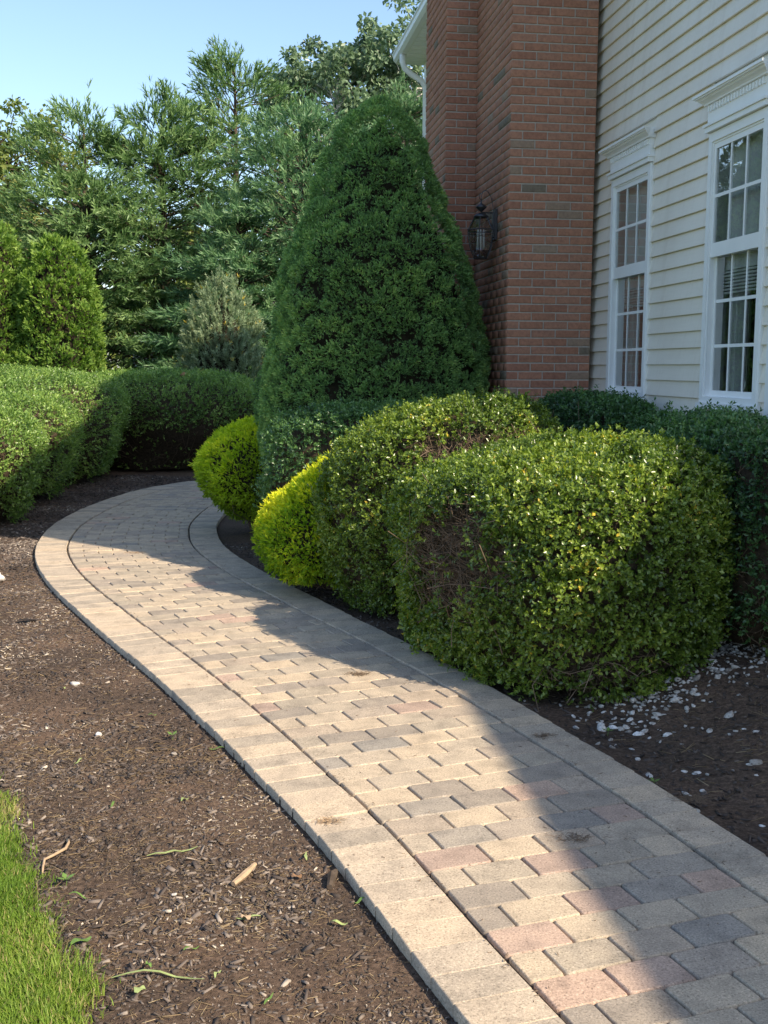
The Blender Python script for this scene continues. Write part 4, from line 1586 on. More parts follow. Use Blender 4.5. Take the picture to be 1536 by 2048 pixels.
# ------------------------------------------------------------------ background conifers and trees
def pine_tree(label, x, y, H, R, seed, mat, group="tall pines behind the hedge", n=1750, base_h=0.06, lean=0.0):
    """trunk, limbs in whorls and a crown of soft needle plumes carried at the limb ends"""
    rng = np.random.default_rng(seed)
    root = thing("pine_tree", label, "pine", (x, y, -0.14), group)
    tr = MB()
    tr.tube([(x, y, -0.3), (x + lean * 0.3, y, H * 0.35), (x + lean * 0.7, y, H * 0.7), (x + lean, y, H * 0.97)], [0.17, 0.13, 0.075, 0.015], 8)
    tr.build("trunk", M['bark'], root)
    # boughs in whorls; every bough carries a flat fan of plumes at its end
    nb = n // 11
    t = base_h + (0.97 - base_h) * (1 - rng.random(nb * 3) ** 0.85)
    whorl = 0.50 / H
    t = np.clip(np.round(t / whorl) * whorl + rng.normal(0, 0.07 / H, nb * 3), base_h, 0.97)
    az = rng.random(nb * 3) * 6.2832
    keep = rng.random(nb * 3) < np.where(np.sin(az) > 0.35, 0.28, 1.0)
    t, az = t[keep][:nb], az[keep][:nb]
    q = np.c_[np.cos(az) * 2 + seed, np.sin(az) * 2, t * H * 1.1]
    env = R * (1 - t) ** 0.55 * np.minimum(1.0, 0.75 + t * 1.2) * (0.62 + 0.75 * vnoise(q, 1.0, seed)) + 0.10
    r = env * np.where(rng.random(nb) < 0.75, rng.uniform(0.80, 1.02, nb), rng.uniform(0.35, 0.8, nb))
    ob = np.c_[np.cos(az), np.sin(az), np.zeros(nb)]
    sb = np.c_[-np.sin(az), np.cos(az), np.zeros(nb)]
    CB = np.c_[x + lean * t, np.full(nb, y), t * H] + ob * r[:, None]
    CB[:, 2] += r * (0.06 + 0.30 * t) - 0.10 * r ** 1.5 * (1 - t)
    btb = rng.normal(0, 0.17, nb) + (vnoise(CB, 0.9, seed + 3) - 0.5) * 0.3
    kk = np.repeat(np.arange(nb), 11)
    m = len(kk)
    size = (np.clip(0.35 + 0.22 * env, 0.25, 0.80))[kk]
    u, w_ = rng.uniform(-1.0, 0.55, m), rng.uniform(-1, 1, m)
    C = CB[kk] + ob[kk] * (u * size * 0.8)[:, None] + sb[kk] * (w_ * size * 0.62 * (1.0 - 0.4 * np.clip(u, 0, 1)))[:, None]
    C[:, 2] += rng.normal(0, 0.055, m) - 0.05 * w_ ** 2 + 0.05 * u
    t_ = t[kk]
    up = 0.10 + 0.85 * t_ ** 3 + rng.normal(0, 0.16, m)
    D = unit(ob[kk] * (0.9 - 0.45 * t_ ** 3)[:, None] + sb[kk] * (w_ * 0.75)[:, None] + np.array([0, 0, 1.0]) * up[:, None] + rng.normal(0, 0.16, (m, 3)))
    L = rng.uniform(0.24, 0.44, m)
    bt = btb[kk] + rng.normal(0, 0.05, m)
    # leader shoots
    k = 26
    zt = rng.uniform(0.80, 1.0, k)
    Ck = np.c_[x + lean + rng.normal(0, 1, k) * (1.02 - zt) * R * 0.9, y + rng.normal(0, 0.3, k), zt * H]
    C = np.r_[C, Ck]; D = np.r_[D, unit(np.c_[rng.normal(0, 0.12, k), rng.normal(0, 0.12, k), np.ones(k)])]
    L = np.r_[L, rng.uniform(0.35, 0.7, k)]; bt = np.r_[bt, rng.normal(0.08, 0.1, k)]
    TP, TD, TT = [], [], []
    for v in (0.0, 0.5, 1.0):
        TP.append(C + D * (L * v)[:, None] + np.array([0, 0, -0.05]) * (v * v)); TD.append(D); TT.append(bt + 0.14 * (v - 0.5))
    TP, TD, TT = np.concatenate(TP), np.concatenate(TD), np.concatenate(TT)
    nn = len(TP)
    V, F, T = sprig_leaves(TP, unit(TD + rng.normal(0, 0.12, (nn, 3))), 7, 0.165, 0.030, 0.55, rng, 0.5 + TT + rng.normal(0, 0.08, nn), 0.10, False, 0.10)
    f = link("crown", np_mesh("crown", V, F, T), root, (0, 0, 0), mat); f["kind"] = "stuff"
    g = rng.random(len(C)) < 0.14
    rr = np.hypot(C[:, 0] - x, C[:, 1] - y)
    A = np.c_[np.full(len(C), x), np.full(len(C), y), np.clip(C[:, 2] - 0.10 - 0.30 * rr, 0.3, H * 0.95)]
    v, ff = sticks(A[g], C[g], 0.022, 0.007, rng, 0.03)
    quads_obj("branches", [(v, ff)], M['bark'], root)


pg = "tall pines behind the hedge"
pine_tree("tall white pine at the left of the pine group, beside the oak", -6.9, 27, 7.3, 2.8, 101, M['pine'])
pine_tree("white pine in the middle of the pine group with upright leader shoots", -5.3, 28, 7.7, 2.9, 102, M['pine'])
pine_tree("tallest white pine, right of the middle one, with many spiky leaders", -3.75, 29.5, 9.2, 3.1, 103, M['pine'])
pine_tree("white pine with pale drooping plumes directly behind the tall spruce", -1.75, 26, 7.2, 2.9, 104, M['pine2'])
pine_tree("blue green pine at the far right beside the eave of the house", 0.5, 33, 9.3, 2.2, 105, M['pine2'], n=900)
pine_tree("dark lower pine between the left pine and the arborvitae", -7.6, 30.5, 5.6, 2.2, 106, M['pine2'], n=700)
pine_tree("shaded low pine behind the pale dwarf pine", -3.2, 25.2, 4.9, 2.0, 107, M['pine2'], n=700)


def broad_tree(label, name, cat, x, y, H, R, zc, seed, mat, nleaf, leaf=0.11, bark='bark', group=None, clusters=70, squash=1.15):
    rng = np.random.default_rng(seed)
    root = thing(name, label, cat, (x, y, -0.14), group)
    # crown: clusters spread in an uneven ellipsoid
    cen = []
    while len(cen) < clusters:
        p = rng.normal(0, 1, 3); p = p / np.linalg.norm(p) * rng.random() ** 0.38
        p = p * np.array([R, R, (H - zc) / 1.0 * 1.0])
        cen.append(np.array([x, y, zc]) + p * np.array([1, 1, 1.0]))
    cen = np.array(cen)
    cen = cen[cen[:, 2] > 0.9]
    A, B = [], []
    topz = zc + (H - zc) * 0.5
    tr = MB(); tr.tube([(x, y, -0.3), (x + 0.06, y, zc * 0.5), (x - 0.03, y, topz)], [0.16, 0.12, 0.04], 8); tr.build("trunk", M[bark], root)
    for c in cen:
        zz = np.clip(c[2] - rng.uniform(0.4, 1.4), 0.5, topz)
        A.append(np.array([x, y, zz])); B.append(c)
    A, B = np.array(A), np.array(B)
    quads_obj("branches", [sticks(A, B, 0.035, 0.008, rng, 0.08)], M[bark], root)
    k = rng.integers(0, len(cen), nleaf)
    cr = rng.uniform(0.28, 0.52, len(cen)) * (R / 2.0) ** 0.5
    off = rng.normal(0, 1, (nleaf, 3)); off = off / np.linalg.norm(off, axis=1, keepdims=True) * (rng.random(nleaf) ** 0.45)[:, None]
    P = cen[k] + off * cr[k][:, None] * np.array([1, 1, 0.72])
    L = unit(off * 0.5 + rng.normal(0, 0.6, (nleaf, 3)) + np.array([0, 0, -0.35]))
    Nn = unit(rng.normal(0, 0.6, (nleaf, 3)) + np.array([0, 0, 0.8]))
    Nn = unit(Nn - L * (Nn * L).sum(1)[:, None])
    s = rng.uniform(0.7, 1.3, nleaf)
    tint = 0.5 + rng.normal(0, 0.14, nleaf) + rng.normal(0, 0.12, len(cen))[k]
    V, F, T = leaves_mesh(P, L, Nn, leaf * s, leaf * 0.62 * s, 0.12, np.clip(tint, 0, 1))
    f = link("crown", np_mesh("crown", V, F, T), root, (0, 0, 0), M_or(mat)); f["kind"] = "stuff"


def M_or(m): return M[m] if isinstance(m, str) else m


broad_tree("tall grey green poplar behind the pines, pale twigs showing", "poplar_tree", "tree", -1.45, 36, 11.9, 2.5, 8.2, 111, 'poplar', 26000, 0.16, 'birch', None, 150)
broad_tree("tall loose leafed poplar beside the house eave", "poplar_tree", "tree", 0.9, 36, 13.4, 2.3, 9.2, 112, 'poplar', 20000, 0.16, 'birch', None, 130)
broad_tree("olive green oak at the left edge above the yellowing tree", "oak_tree", "tree", -11.3, 34, 9.2, 2.9, 6.2, 113, 'oak', 20000, 0.15, 'bark', None, 140)
broad_tree("yellowing loose tree at the left edge behind the arborvitae", "small_tree", "tree", -9.3, 28.5, 5.9, 1.8, 3.8, 114, 'willow', 11000, 0.11, 'bark', None, 60)
broad_tree("young birch with thin white trunk left of the pines", "birch_tree", "tree", -8.25, 29.2, 5.3, 1.1, 4.2, 115, 'oak', 3000, 0.10, 'birch', None, 30)
broad_tree("sunlit olive tree in the yard left of the walk", "maple_tree", "tree", -12.2, 24, 9.6, 3.6, 5.2, 116, 'maple', 16000, 0.19, 'bark', None, 140)
broad_tree("bushy dark tree filling the gap behind the pines", "oak_tree", "tree", -5.3, 38, 7.6, 4.0, 3.4, 117, 'oak', 16000, 0.22, 'bark', None, 90)
broad_tree("dark bushy tree behind the plumed pine", "oak_tree", "tree", -1.0, 39, 8.4, 3.6, 3.8, 118, 'oak', 14000, 0.22, 'bark', None, 90)

# arborvitae columns
def arborvitae(label, x, y, R, H, seed):
    rng = np.random.default_rng(seed)
    root = thing("arborvitae", label, "arborvitae", (x, y, -0.1), "bright green arborvitae behind the left hedge")
    hull = Hull((x, y, -0.1), R, R, [(0.95, 0.1), (1.0, H * 0.25), (0.98, H * 0.45), (0.92, H * 0.65), (0.80, H * 0.82), (0.60, H * 0.93), (0.30, H * 0.99), (0.0, H)], p=2.0, lump=0.13, freq=1.8, seed=seed, nphi=110, nz=110, cell=0.10, cellf=3.0)
    n = 10000 if seed != 123 else 5000
    P, nr = hull.sample(n, rng, lambda m, q: cam_weight(m, q, 0.25))
    cell2 = cellnoise(P, 5.5, seed + 2)
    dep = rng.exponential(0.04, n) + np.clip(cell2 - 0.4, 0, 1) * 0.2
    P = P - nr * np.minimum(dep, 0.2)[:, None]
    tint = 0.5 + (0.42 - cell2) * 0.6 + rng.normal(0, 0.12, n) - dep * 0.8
    V, F, T = spray_mesh(P, nr, 4, np.full(n, 0.095) * rng.uniform(0.7, 1.3, n), 0.024, rng, tint, out=0.7, upw=0.5)
    f = link("foliage", np_mesh("foliage", V, F, T), root, (0, 0, 0), M['arb']); f["kind"] = "stuff"
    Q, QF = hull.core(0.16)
    cm = link("shaded_core", np_mesh("shaded_core", Q, QF, smooth=True), root, (0, 0, 0), M['core']); cm["kind"] = "stuff"
    tr = MB(); tr.tube([(x, y, -0.2), (x, y, H * 0.7)], [0.08, 0.02], 8); tr.build("trunk", M['bark'], root)


arborvitae("bright green arborvitae column at the left edge of the row", -7.10, 20.8, 0.82, 4.15, 121)
arborvitae("bright green arborvitae column nearer the pines", -5.80, 20.6, 0.74, 4.0, 122)
arborvitae("bright green arborvitae column partly hidden behind the leftmost one", -8.4, 21.5, 0.8, 4.2, 123)


def dwarf_pine(x, y, R, H, seed):
    rng = np.random.default_rng(seed)
    root = thing("dwarf_pine", "pale grey green dwarf pine behind the shaded hedge, some needles yellow", "pine", (x, y, -0.1))
    hull = Hull((x, y, -0.1), R, R * 0.95, [(0.6, 0.1), (0.9, H * 0.22), (1.0, H * 0.45), (0.9, H * 0.66), (0.66, H * 0.84), (0.36, H * 0.95), (0.0, H)], p=2.0, lump=0.10, freq=1.8, seed=seed, nphi=90, nz=90)
    n = 1150
    P, nr = hull.sample(n, rng, lambda m, q: cam_weight(m, q, 0.35))
    D = unit(nr * 0.55 + np.array([0, 0, 0.75]) + rng.normal(0, 0.22, (n, 3)))
    P = P - nr * rng.exponential(0.09, n)[:, None]
    PP, DD, TT = [], [], []
    for v in np.linspace(0, 1, 5):
        PP.append(P + D * (v * 0.22)); DD.append(D); TT.append(0.28 + 0.32 * v + rng.normal(0, 0.10, n) + np.where(rng.random(n) < 0.05, 0.4, 0))
    PP, DD, TT = np.concatenate(PP), np.concatenate(DD), np.concatenate(TT)
    V, F, T = sprig_leaves(PP, DD, 7, 0.07, 0.014, 0.72, rng, TT, 0.08, False, 0.04)
    f = link("foliage", np_mesh("foliage", V, F, T), root, (0, 0, 0), M['dwarfpine']); f["kind"] = "stuff"
    Q, QF = hull.core(0.2)
    cm = link("shaded_core", np_mesh("shaded_core", Q, QF, smooth=True), root, (0, 0, 0), M['core']); cm["kind"] = "stuff"
    tr = MB(); tr.tube([(x, y, -0.2), (x, y, H * 0.7)], [0.08, 0.02], 8); tr.build("trunk", M['bark'], root)


dwarf_pine(-3.02, 21.6, 0.68, 3.35, 131)

# far wood that closes the horizon
rng = np.random.default_rng(141)
n = 18000
ang = rng.uniform(-0.75, 0.55, n)
rad = rng.uniform(52, 62, n)
P = np.c_[np.sin(ang) * rad, np.cos(ang) * rad, rng.uniform(-0.1, 1, n)]
hmax = 4.2 + 3.5 * vnoise(np.c_[P[:, 0], P[:, 1], np.zeros(n)], 0.16, 4)
P[:, 2] = rng.random(n) * hmax
L = unit(rng.normal(0, 1, (n, 3))); Nn = unit(rng.normal(0, 1, (n, 3)) + np.array([0, 0, 0.8])); Nn = unit(Nn - L * (Nn * L).sum(1)[:, None])
V, F, T = leaves_mesh(P, L, Nn, rng.uniform(0.35, 0.7, n), rng.uniform(0.25, 0.45, n), 0.1, np.clip(0.45 + rng.normal(0, 0.18, n), 0, 1))
tag(link("far_woods", np_mesh("far_woods", V, F, T), None, (0, 0, 0), M['oak']), "far band of woods seen between the trees", kind="stuff")

# pale building glimpsed between the trunks
nb = thing("neighbouring_house", "white neighbouring house glimpsed low between the pine trunks", "house", (-5.5, 47, -0.14))
w = MB(); w.box((-5.5, 47, 1.3), (4.2, 0, 0), (0, 2.5, 0), (0, 0, 1.45)); w.build("wall", M['farwall'], nb)
r = MB(); r.add([(-10, 44.2, 2.75), (-1, 44.2, 2.75), (-1, 49.8, 2.75), (-10, 49.8, 2.75), (-10, 47, 4.3), (-1, 47, 4.3)], [(0, 1, 5, 4), (3, 4, 5, 2), (0, 4, 3), (1, 2, 5)]); r.build("roof", M['roof'], nb)
for xx in (-8.2, -6.0, -3.6):
    q = MB(); q.box((xx, 44.48, 1.35), (0.42, 0, 0), (0, 0.03, 0), (0, 0, 0.6)); q.build("window", M['iron'], nb)

# ------------------------------------------------------------------ grass at the lawn corner
rng = np.random.default_rng(151)
lp = MB()
pts = [(x - 0.015, y, -0.012) for x, y in LE]
lv = pts + [(-7.5, LE[-1][1], -0.012), (-7.5, 0.9, -0.012)]
lp.add(lv, [tuple(range(len(lv)))[::-1]])
tag(lp.build("lawn_corner", M['lawn']), "corner of mown lawn at the lower left", kind="structure")
n = 230000
XY = np.c_[rng.uniform(-1.9, -0.5, n), rng.uniform(2.3, 4.7, n)]
keep = (lawn_side(XY) > rng.normal(0.0, 0.03, n) + (vnoise(np.c_[XY, np.zeros(n)], 9, 19) - 0.5) * 0.09) & (XY[:, 0] > -0.36 * XY[:, 1] - 0.15)
XY = XY[keep]
n = len(XY)
edge = np.clip(lawn_side(XY) / 0.14, 0, 1)
hgt = rng.uniform(0.026, 0.055, n) * (0.75 + 0.25 * edge) * (0.7 + 0.6 * vnoise(np.c_[XY, np.zeros(n)], 7, 3))
az = rng.random(n) * 6.28
lean = rng.uniform(0.15, 0.95, n)
# near the rim blades lean out over the soil
hd = np.c_[np.cos(az), np.sin(az)] + (1 - edge)[:, None] * np.array([0.7, 0.3])
hd = unit(hd)
sd = np.c_[-hd[:, 1], hd[:, 0]]
w = rng.uniform(0.0010, 0.0021, n)
V = np.empty((n, 6, 3))
for k, (u, ww) in enumerate(((0.0, 1.0), (0.55, 0.85), (1.0, 0.12))):
    ho = hgt * lean * u * u
    z = -0.015 + hgt * (u - 0.35 * lean * u * u)
    for s, q in ((0, 1), (1, -1)):
        V[:, k * 2 + s, 0] = XY[:, 0] + hd[:, 0] * ho + sd[:, 0] * w * ww * q
        V[:, k * 2 + s, 1] = XY[:, 1] + hd[:, 1] * ho + sd[:, 1] * w * ww * q
        V[:, k * 2 + s, 2] = z
i = np.arange(n)[:, None] * 6
F = np.concatenate([i + np.array([[0, 1, 3, 2]]), i + np.array([[2, 3, 5, 4]])])
tint = 0.48 + (vnoise(np.c_[XY, np.zeros(n)], 3.0, 9) - 0.5) * 0.5 + rng.normal(0, 0.14, n) + (1 - edge) * 0.16 + np.where(rng.random(n) < 0.10, 0.45, 0)
tag(link("grass", np_mesh("grass", V.reshape(-1, 3), F, np.repeat(np.clip(tint, 0, 1), 6)), None, (0, 0, 0), M['grass']), "short bright green mown grass at the lower left corner", kind="stuff")

# ------------------------------------------------------------------ bark mulch, fibres
def scatter(n, xr, yr, rng, dens=None):
    XY = np.c_[rng.uniform(*xr, n), rng.uniform(*yr, n)]
    l, r = outside(XY)
    k = ((l > 0.008) | (r > 0.012)) & (lawn_side(XY) < 0.02) & (np.abs(XY[:, 0]) < 0.36 * XY[:, 1] + 0.25)
    if dens is not None: k &= rng.random(n) < dens(XY, l, r)
    return XY[k]


def chips(XY, lr, wr, tr, rng, tilt=0.25, lift=0.3):
    n = len(XY)
    z = ground_z(XY)
    az = rng.random(n) * 6.28
    ti = rng.normal(0, tilt, n)
    D = np.c_[np.cos(az) * np.cos(ti), np.sin(az) * np.cos(ti), np.sin(ti)]
    ro = rng.normal(0, tilt * 1.3, n)
    S0 = np.c_[-np.sin(az), np.cos(az), np.zeros(n)]
    U0 = np.cross(D, S0)
    S = S0 * np.cos(ro)[:, None] + U0 * np.sin(ro)[:, None]
    U = np.cross(D, S)
    l, w, t = (rng.uniform(*q, n) for q in (lr, wr, tr))
    C = np.c_[XY, z + t * 0.5 + l * np.abs(np.sin(ti)) * 0.5 * lift]
    tp = rng.uniform(0.35, 1.0, n)
    V = np.empty((n, 8, 3))
    c = 0
    for su in (-1, 1):
        for ss, sd_ in ((-1, -1), (1, -1), (1, 1), (-1, 1)):
            ww = w * (tp if sd_ > 0 else 1.0)
            V[:, c] = C + D * (l / 2 * sd_)[:, None] + S * (ww / 2 * ss)[:, None] + U * (t / 2 * su)[:, None]
            c += 1
    i = np.arange(n)[:, None] * 8
    q = np.array([[4, 5, 6, 7], [0, 1, 5, 4], [1, 2, 6, 5], [2, 3, 7, 6], [3, 0, 4, 7]]) if lr[1] > 0.013 else np.array([[4, 5, 6, 7], [0, 1, 5, 4], [2, 3, 7, 6]])
    F = (i[:, None] + q[None]).reshape(-1, 4)
    return V.reshape(-1, 3), F, n


rng = np.random.default_rng(161)
parts = []


def add_chips(XY, lr, wr, tr, mu, sig, tilt=0.25):
    V, F, n = chips(XY, lr, wr, tr, rng, tilt)
    lowf = (vnoise(np.c_[XY, np.zeros(n)], 2.2, 12) - 0.5) * 0.5
    t = np.clip(mu + lowf + rng.normal(0, sig, n), 0, 1)
    parts.append((V, F, np.repeat(t, 8)))


def patchy(XY, l, r):
    return 0.35 + 0.65 * smoothstep(0.35, 0.6, vnoise(np.c_[XY, np.zeros(len(XY))], 2.4, 15))


add_chips(scatter(21000, (-2.0, 0.4), (2.3, 4.6), rng, patchy), (0.006, 0.024), (0.003, 0.009), (0.0015, 0.004), 0.44, 0.22)
add_chips(scatter(17000, (-2.0, 0.4), (2.3, 4.6), rng), (0.002, 0.008), (0.002, 0.005), (0.0015, 0.004), 0.42, 0.28, 0.6)
add_chips(scatter(12000, (-3.0, -0.2), (4.4, 7.5), rng), (0.004, 0.012), (0.003, 0.007), (0.002, 0.005), 0.42, 0.28, 0.6)
add_chips(scatter(1500, (-2.0, 0.4), (2.3, 4.6), rng, patchy), (0.020, 0.048), (0.007, 0.016), (0.003, 0.007), 0.55, 0.22)
add_chips(scatter(22000, (-3.9, -0.3), (4.4, 10.5), rng, patchy), (0.010, 0.040), (0.005, 0.014), (0.002, 0.005), 0.50, 0.20)
add_chips(scatter(9000, (-4.4, -2.6), (9, 17), rng), (0.02, 0.06), (0.008, 0.02), (0.003, 0.007), 0.40, 0.18)
add_chips(scatter(15000, (-0.9, 2.4), (3.0, 9.5), rng, lambda XY, l, r: (r > 0) * 0.6), (0.010, 0.045), (0.004, 0.014), (0.002, 0.006), 0.36, 0.17)
V, F, T = join(parts)
tag(link("mulch", np_mesh("mulch", V, F, T), None, (0, 0, 0), M['chip']), "weathered brown bark mulch spread over the beds", kind="stuff")
parts = []
add_chips(scatter(15000, (-2.0, 0.4), (2.3, 4.8), rng, patchy), (0.012, 0.06), (0.0009, 0.0020), (0.0006, 0.0014), 0.5, 0.25, 0.2)
add_chips(scatter(7000, (-3.9, -0.3), (4.6, 9.8), rng, patchy), (0.02, 0.08), (0.0016, 0.003), (0.001, 0.002), 0.5, 0.25, 0.2)
add_chips(scatter(2200, (0.5, 2.4), (3.2, 7.0), rng, lambda XY, l, r: (r > 0.2) * 0.8), (0.02, 0.10), (0.0015, 0.003), (0.001, 0.002), 0.35, 0.25, 0.2)
V, F, T = join(parts)
tag(link("straw_litter", np_mesh("straw_litter", V, F, T), None, (0, 0, 0), M['straw']), "fine tan plant fibres strewn over the mulch", kind="stuff")

# ------------------------------------------------------------------ white pebbles by the front boxwood
def pebble_mesh(seed):
    r = np.random.default_rng(seed)
    bm_v = []
    nph, nth = 10, 6
    V = [(0, 0, 1.0)]
    for i in range(1, nth):
        th = math.pi * i / nth
        for k in range(nph):
            ph = 2 * math.pi * k / nph
            V.append((math.sin(th) * math.cos(ph), math.sin(th) * math.sin(ph), math.cos(th)))
    V.append((0, 0, -1.0))
    V = np.array(V)
    V = V * (1 + (vnoise(V + seed * 3.1, 1.3, seed)[:, None] - 0.5) * 0.75)
    V = V * np.array([1.0, r.uniform(0.6, 0.85), r.uniform(0.38, 0.6)])
    F = []
    for k in range(nph): F.append((0, 1 + k, 1 + (k + 1) % nph))
    for i in range(nth - 2):
        for k in range(nph):
            a, b = 1 + i * nph + k, 1 + i * nph + (k + 1) % nph
            F.append((a, a + nph, b + nph, b))
    last = len(V) - 1
    o = 1 + (nth - 2) * nph
    for k in range(nph): F.append((o + k, last, o + (k + 1) % nph))
    me = bpy.data.meshes.new("pebble")
    me.from_pydata([tuple(v) for v in V], [], F)
    me.polygons.foreach_set("use_smooth", [True] * len(F))
    me.materials.append(M['stone'])
    return me


PEB = [pebble_mesh(k) for k in range(8)]
rng = np.random.default_rng(171)
cand_ = []
while len(cand_) < 285:
    u = rng.random()
    if u < 0.80:
        # dense drift running along the right foot of the front boxwood
        t = rng.random()
        p = np.array([0.98, 5.33]) * (1 - t) + np.array([1.85, 6.12]) * t + rng.normal(0, 1, 2) * np.array([0.13, 0.17]) + np.array([0.10, -0.08])
    else:
        p = np.array([rng.uniform(0.9, 2.0), rng.uniform(3.9, 6.2)])
    l, r = outside([p])
    if r[0] < 0.03 or (p[0] - 0.93) ** 2 + (p[1] - 6.2) ** 2 < 0.66 ** 2 or abs(p[0]) > 0.36 * p[1] + 0.1: continue
    if any((p[0] - q[0]) ** 2 + (p[1] - q[1]) ** 2 < 0.020 ** 2 for q in cand_): continue
    cand_.append(p)
for k, p in enumerate(cand_):
    o = link("white_pebble", PEB[k % 8], None, (p[0], p[1], gz(p[0], p[1]) + rng.uniform(-0.006, 0.004)))
    s = float(np.clip(rng.lognormal(math.log(0.0165), 0.36), 0.008, 0.034))
    o.scale = (s, s, s)
    o.rotation_euler = (rng.normal(0, 0.35), rng.normal(0, 0.35), rng.random() * 6.28)
    tag(o, "white pebble lying in the drift of stones by the nearest boxwood", "pebble", "white pebbles beside the nearest boxwood")
# smaller stone chips between them
n = 420
t = rng.random(n)
XY = np.array([0.98, 5.33])[None] * (1 - t)[:, None] + np.array([1.95, 6.2])[None] * t[:, None] + rng.normal(0, 0.19, (n, 2)) + np.array([0.12, -0.08])
l, r = outside(XY); XY = XY[r > 0.04]
V, F, n = chips(XY, (0.010, 0.022), (0.008, 0.016), (0.004, 0.008), rng, 0.4)
tag(link("stone_chips", np_mesh("stone_chips", V, F), None, (0, 0, 0), M['stone_far']), "small white stone chips between the pebbles", kind="stuff")

# ------------------------------------------------------------------ corrugated drain pipe end
pts, rad = [], []
pa, pb = Vector((1.50, 6.30, gz(1.5, 6.3) + 0.035)), Vector((2.02, 6.02, gz(2.0, 6.0) + 0.055))
pd = MB()
nr_ = 110
for k in range(nr_):
    t = k / (nr_ - 1)
    p = pa + (pb - pa) * t + Vector((0, 0, 0.03 * t * t))
    pts.append(p); rad.append(0.043 + (0.0045 if (k // 2) % 2 else -0.003))
pd.tube(pts, rad, 14)
tag(pd.build("drain_pipe", M['pipe'], None, True), "black corrugated drain pipe on the soil behind the nearest boxwood", "pipe")

# ------------------------------------------------------------------ litter that can be told apart
def blade(name, label, cat, pts, w, mat, group=None):
    """flat curved strip with real thickness"""
    pts = [Vector((x, y, gz(x, y) + h)) for x, y, h in pts]
    mb = MB()
    vs, fs = [], []
    for i, p in enumerate(pts):
        t = (pts[min(i + 1, len(pts) - 1)] - pts[max(i - 1, 0)]).normalized()
        s = t.cross(UP).normalized()
        ww = w * (math.sin(math.pi * (0.08 + 0.9 * i / (len(pts) - 1))) * 0.9 + 0.1) / 2
        vs += [p - s * ww, p + s * ww, p + s * ww + UP * 0.0012, p - s * ww + UP * 0.0012]
    for i in range(len(pts) - 1):
        a = i * 4
        for k in range(4):
            fs.append((a + k, a + (k + 1) % 4, a + 4 + (k + 1) % 4, a + 4 + k))
    n = len(pts) * 4
    fs += [(3, 2, 1, 0), (n - 4, n - 3, n - 2, n - 1)]
    mb.add(vs, fs)
    o = mb.build(name, mat)
    tag(o, label, cat, group)
    return o


def curve_pts(x, y, L, az, bend, h=0.012, n=7):
    out, a = [], az
    for i in range(n):
        out.append((x, y, h + 0.006 * math.sin(i)))
        x += L / n * math.cos(a); y += L / n * math.sin(a); a += bend / n
    return out


tw = MB()
tp = [(-1.075, 3.74, 0.012), (-1.06, 3.70, 0.018), (-1.055, 3.64, 0.012), (-1.075, 3.58, 0.02), (-1.095, 3.54, 0.014), (-1.085, 3.49, 0.016), (-1.075, 3.45, 0.01)]
tw.tube([(x, y, gz(x, y) + h) for x, y, h in tp], [0.007, 0.005, 0.0055, 0.005, 0.0045, 0.004, 0.002], 6)
tag(tw.build("twig", M['tanstick'], None, True), "pale crooked twig lying on the mulch near the grass", "twig")
st = MB(); st.tube([(-0.47, 3.44, gz(-.47, 3.44) + 0.012), (-0.44, 3.50, gz(-.44, 3.5) + 0.016), (-0.415, 3.57, gz(-.415, 3.57) + 0.014)], [0.009, 0.012, 0.007], 6)
tag(st.build("wood_chip", M['tanstick'], None), "large pale wood chip in the middle of the mulch bed", "wood chip")
st = MB(); st.tube([(-0.165, 3.43, gz(-.165, 3.43) + 0.012), (-0.16, 3.50, gz(-.16, 3.5) + 0.018), (-0.15, 3.545, gz(-.15, 3.545) + 0.012)], [0.010, 0.016, 0.008], 7)
tag(st.build("bark_piece", M['bark'], None), "dark stub of bark lying against the border of the walk", "bark")
blade("grass_clipping", "long pale blade lying across the mulch in the lower middle", "clipping", curve_pts(-0.78, 3.62, 0.21, 0.35, 0.5), 0.010, M['paleleaf'])
blade("grass_clipping", "long yellow green stem lying on the mulch near the lower edge", "clipping", curve_pts(-0.72, 2.87, 0.30, 0.15, -0.7), 0.008, M['paleleaf'])
blade("fallen_leaf", "long green leaf lying on the mulch beside the grass rim", "leaf", curve_pts(-0.86, 2.99, 0.085, 0.9, 0.2, 0.016), 0.024, M['greenleaf'])
blade("fallen_leaf", "pale green leaf lying on the mulch near the bottom edge", "leaf", curve_pts(-0.63, 2.76, 0.05, 1.2, 0.4, 0.016), 0.03, M['paleleaf'])
blade("fallen_leaf", "curled tan leaf on the mulch halfway between grass and walk", "leaf", curve_pts(-0.39, 3.18, 0.06, 1.9, 0.6, 0.018), 0.024, M['tanstick'])
blade("fallen_leaf", "rusty brown leaf on the mulch near the border of the walk", "leaf", curve_pts(-0.29, 3.49, 0.045, 0.4, 0.7, 0.016), 0.026, M['dryleaf'])
blade("fallen_leaf", "grey dry leaf on the mulch far along the left bed", "leaf", curve_pts(-2.35, 7.2, 0.16, 0.3, 0.5, 0.015), 0.06, M['chip'])
for k, (x, y, s, lb) in enumerate(((-1.59, 5.75, 0.035, "white pebble alone on the mulch far up the left bed"),
                                   (-1.27, 4.95, 0.030, "white pebble alone on the mulch midway up the left bed"),
                                   (-0.64, 3.35, 0.013, "tiny white pebble on the mulch in the lower middle"),
                                   (-0.57, 4.62, 0.024, "pale pebble on the mulch touching the walk border"),
                                   (-0.89, 4.71, 0.018, "small pale pebble among chips in the left bed"))):
    o = link("white_pebble", PEB[k], None, (x, y, gz(x, y) + 0.009), None)
    o.scale = (s * 0.75,) * 3; o.rotation_euler = (0.2, 0.1, k * 1.7)
    tag(o, lb, "pebble")
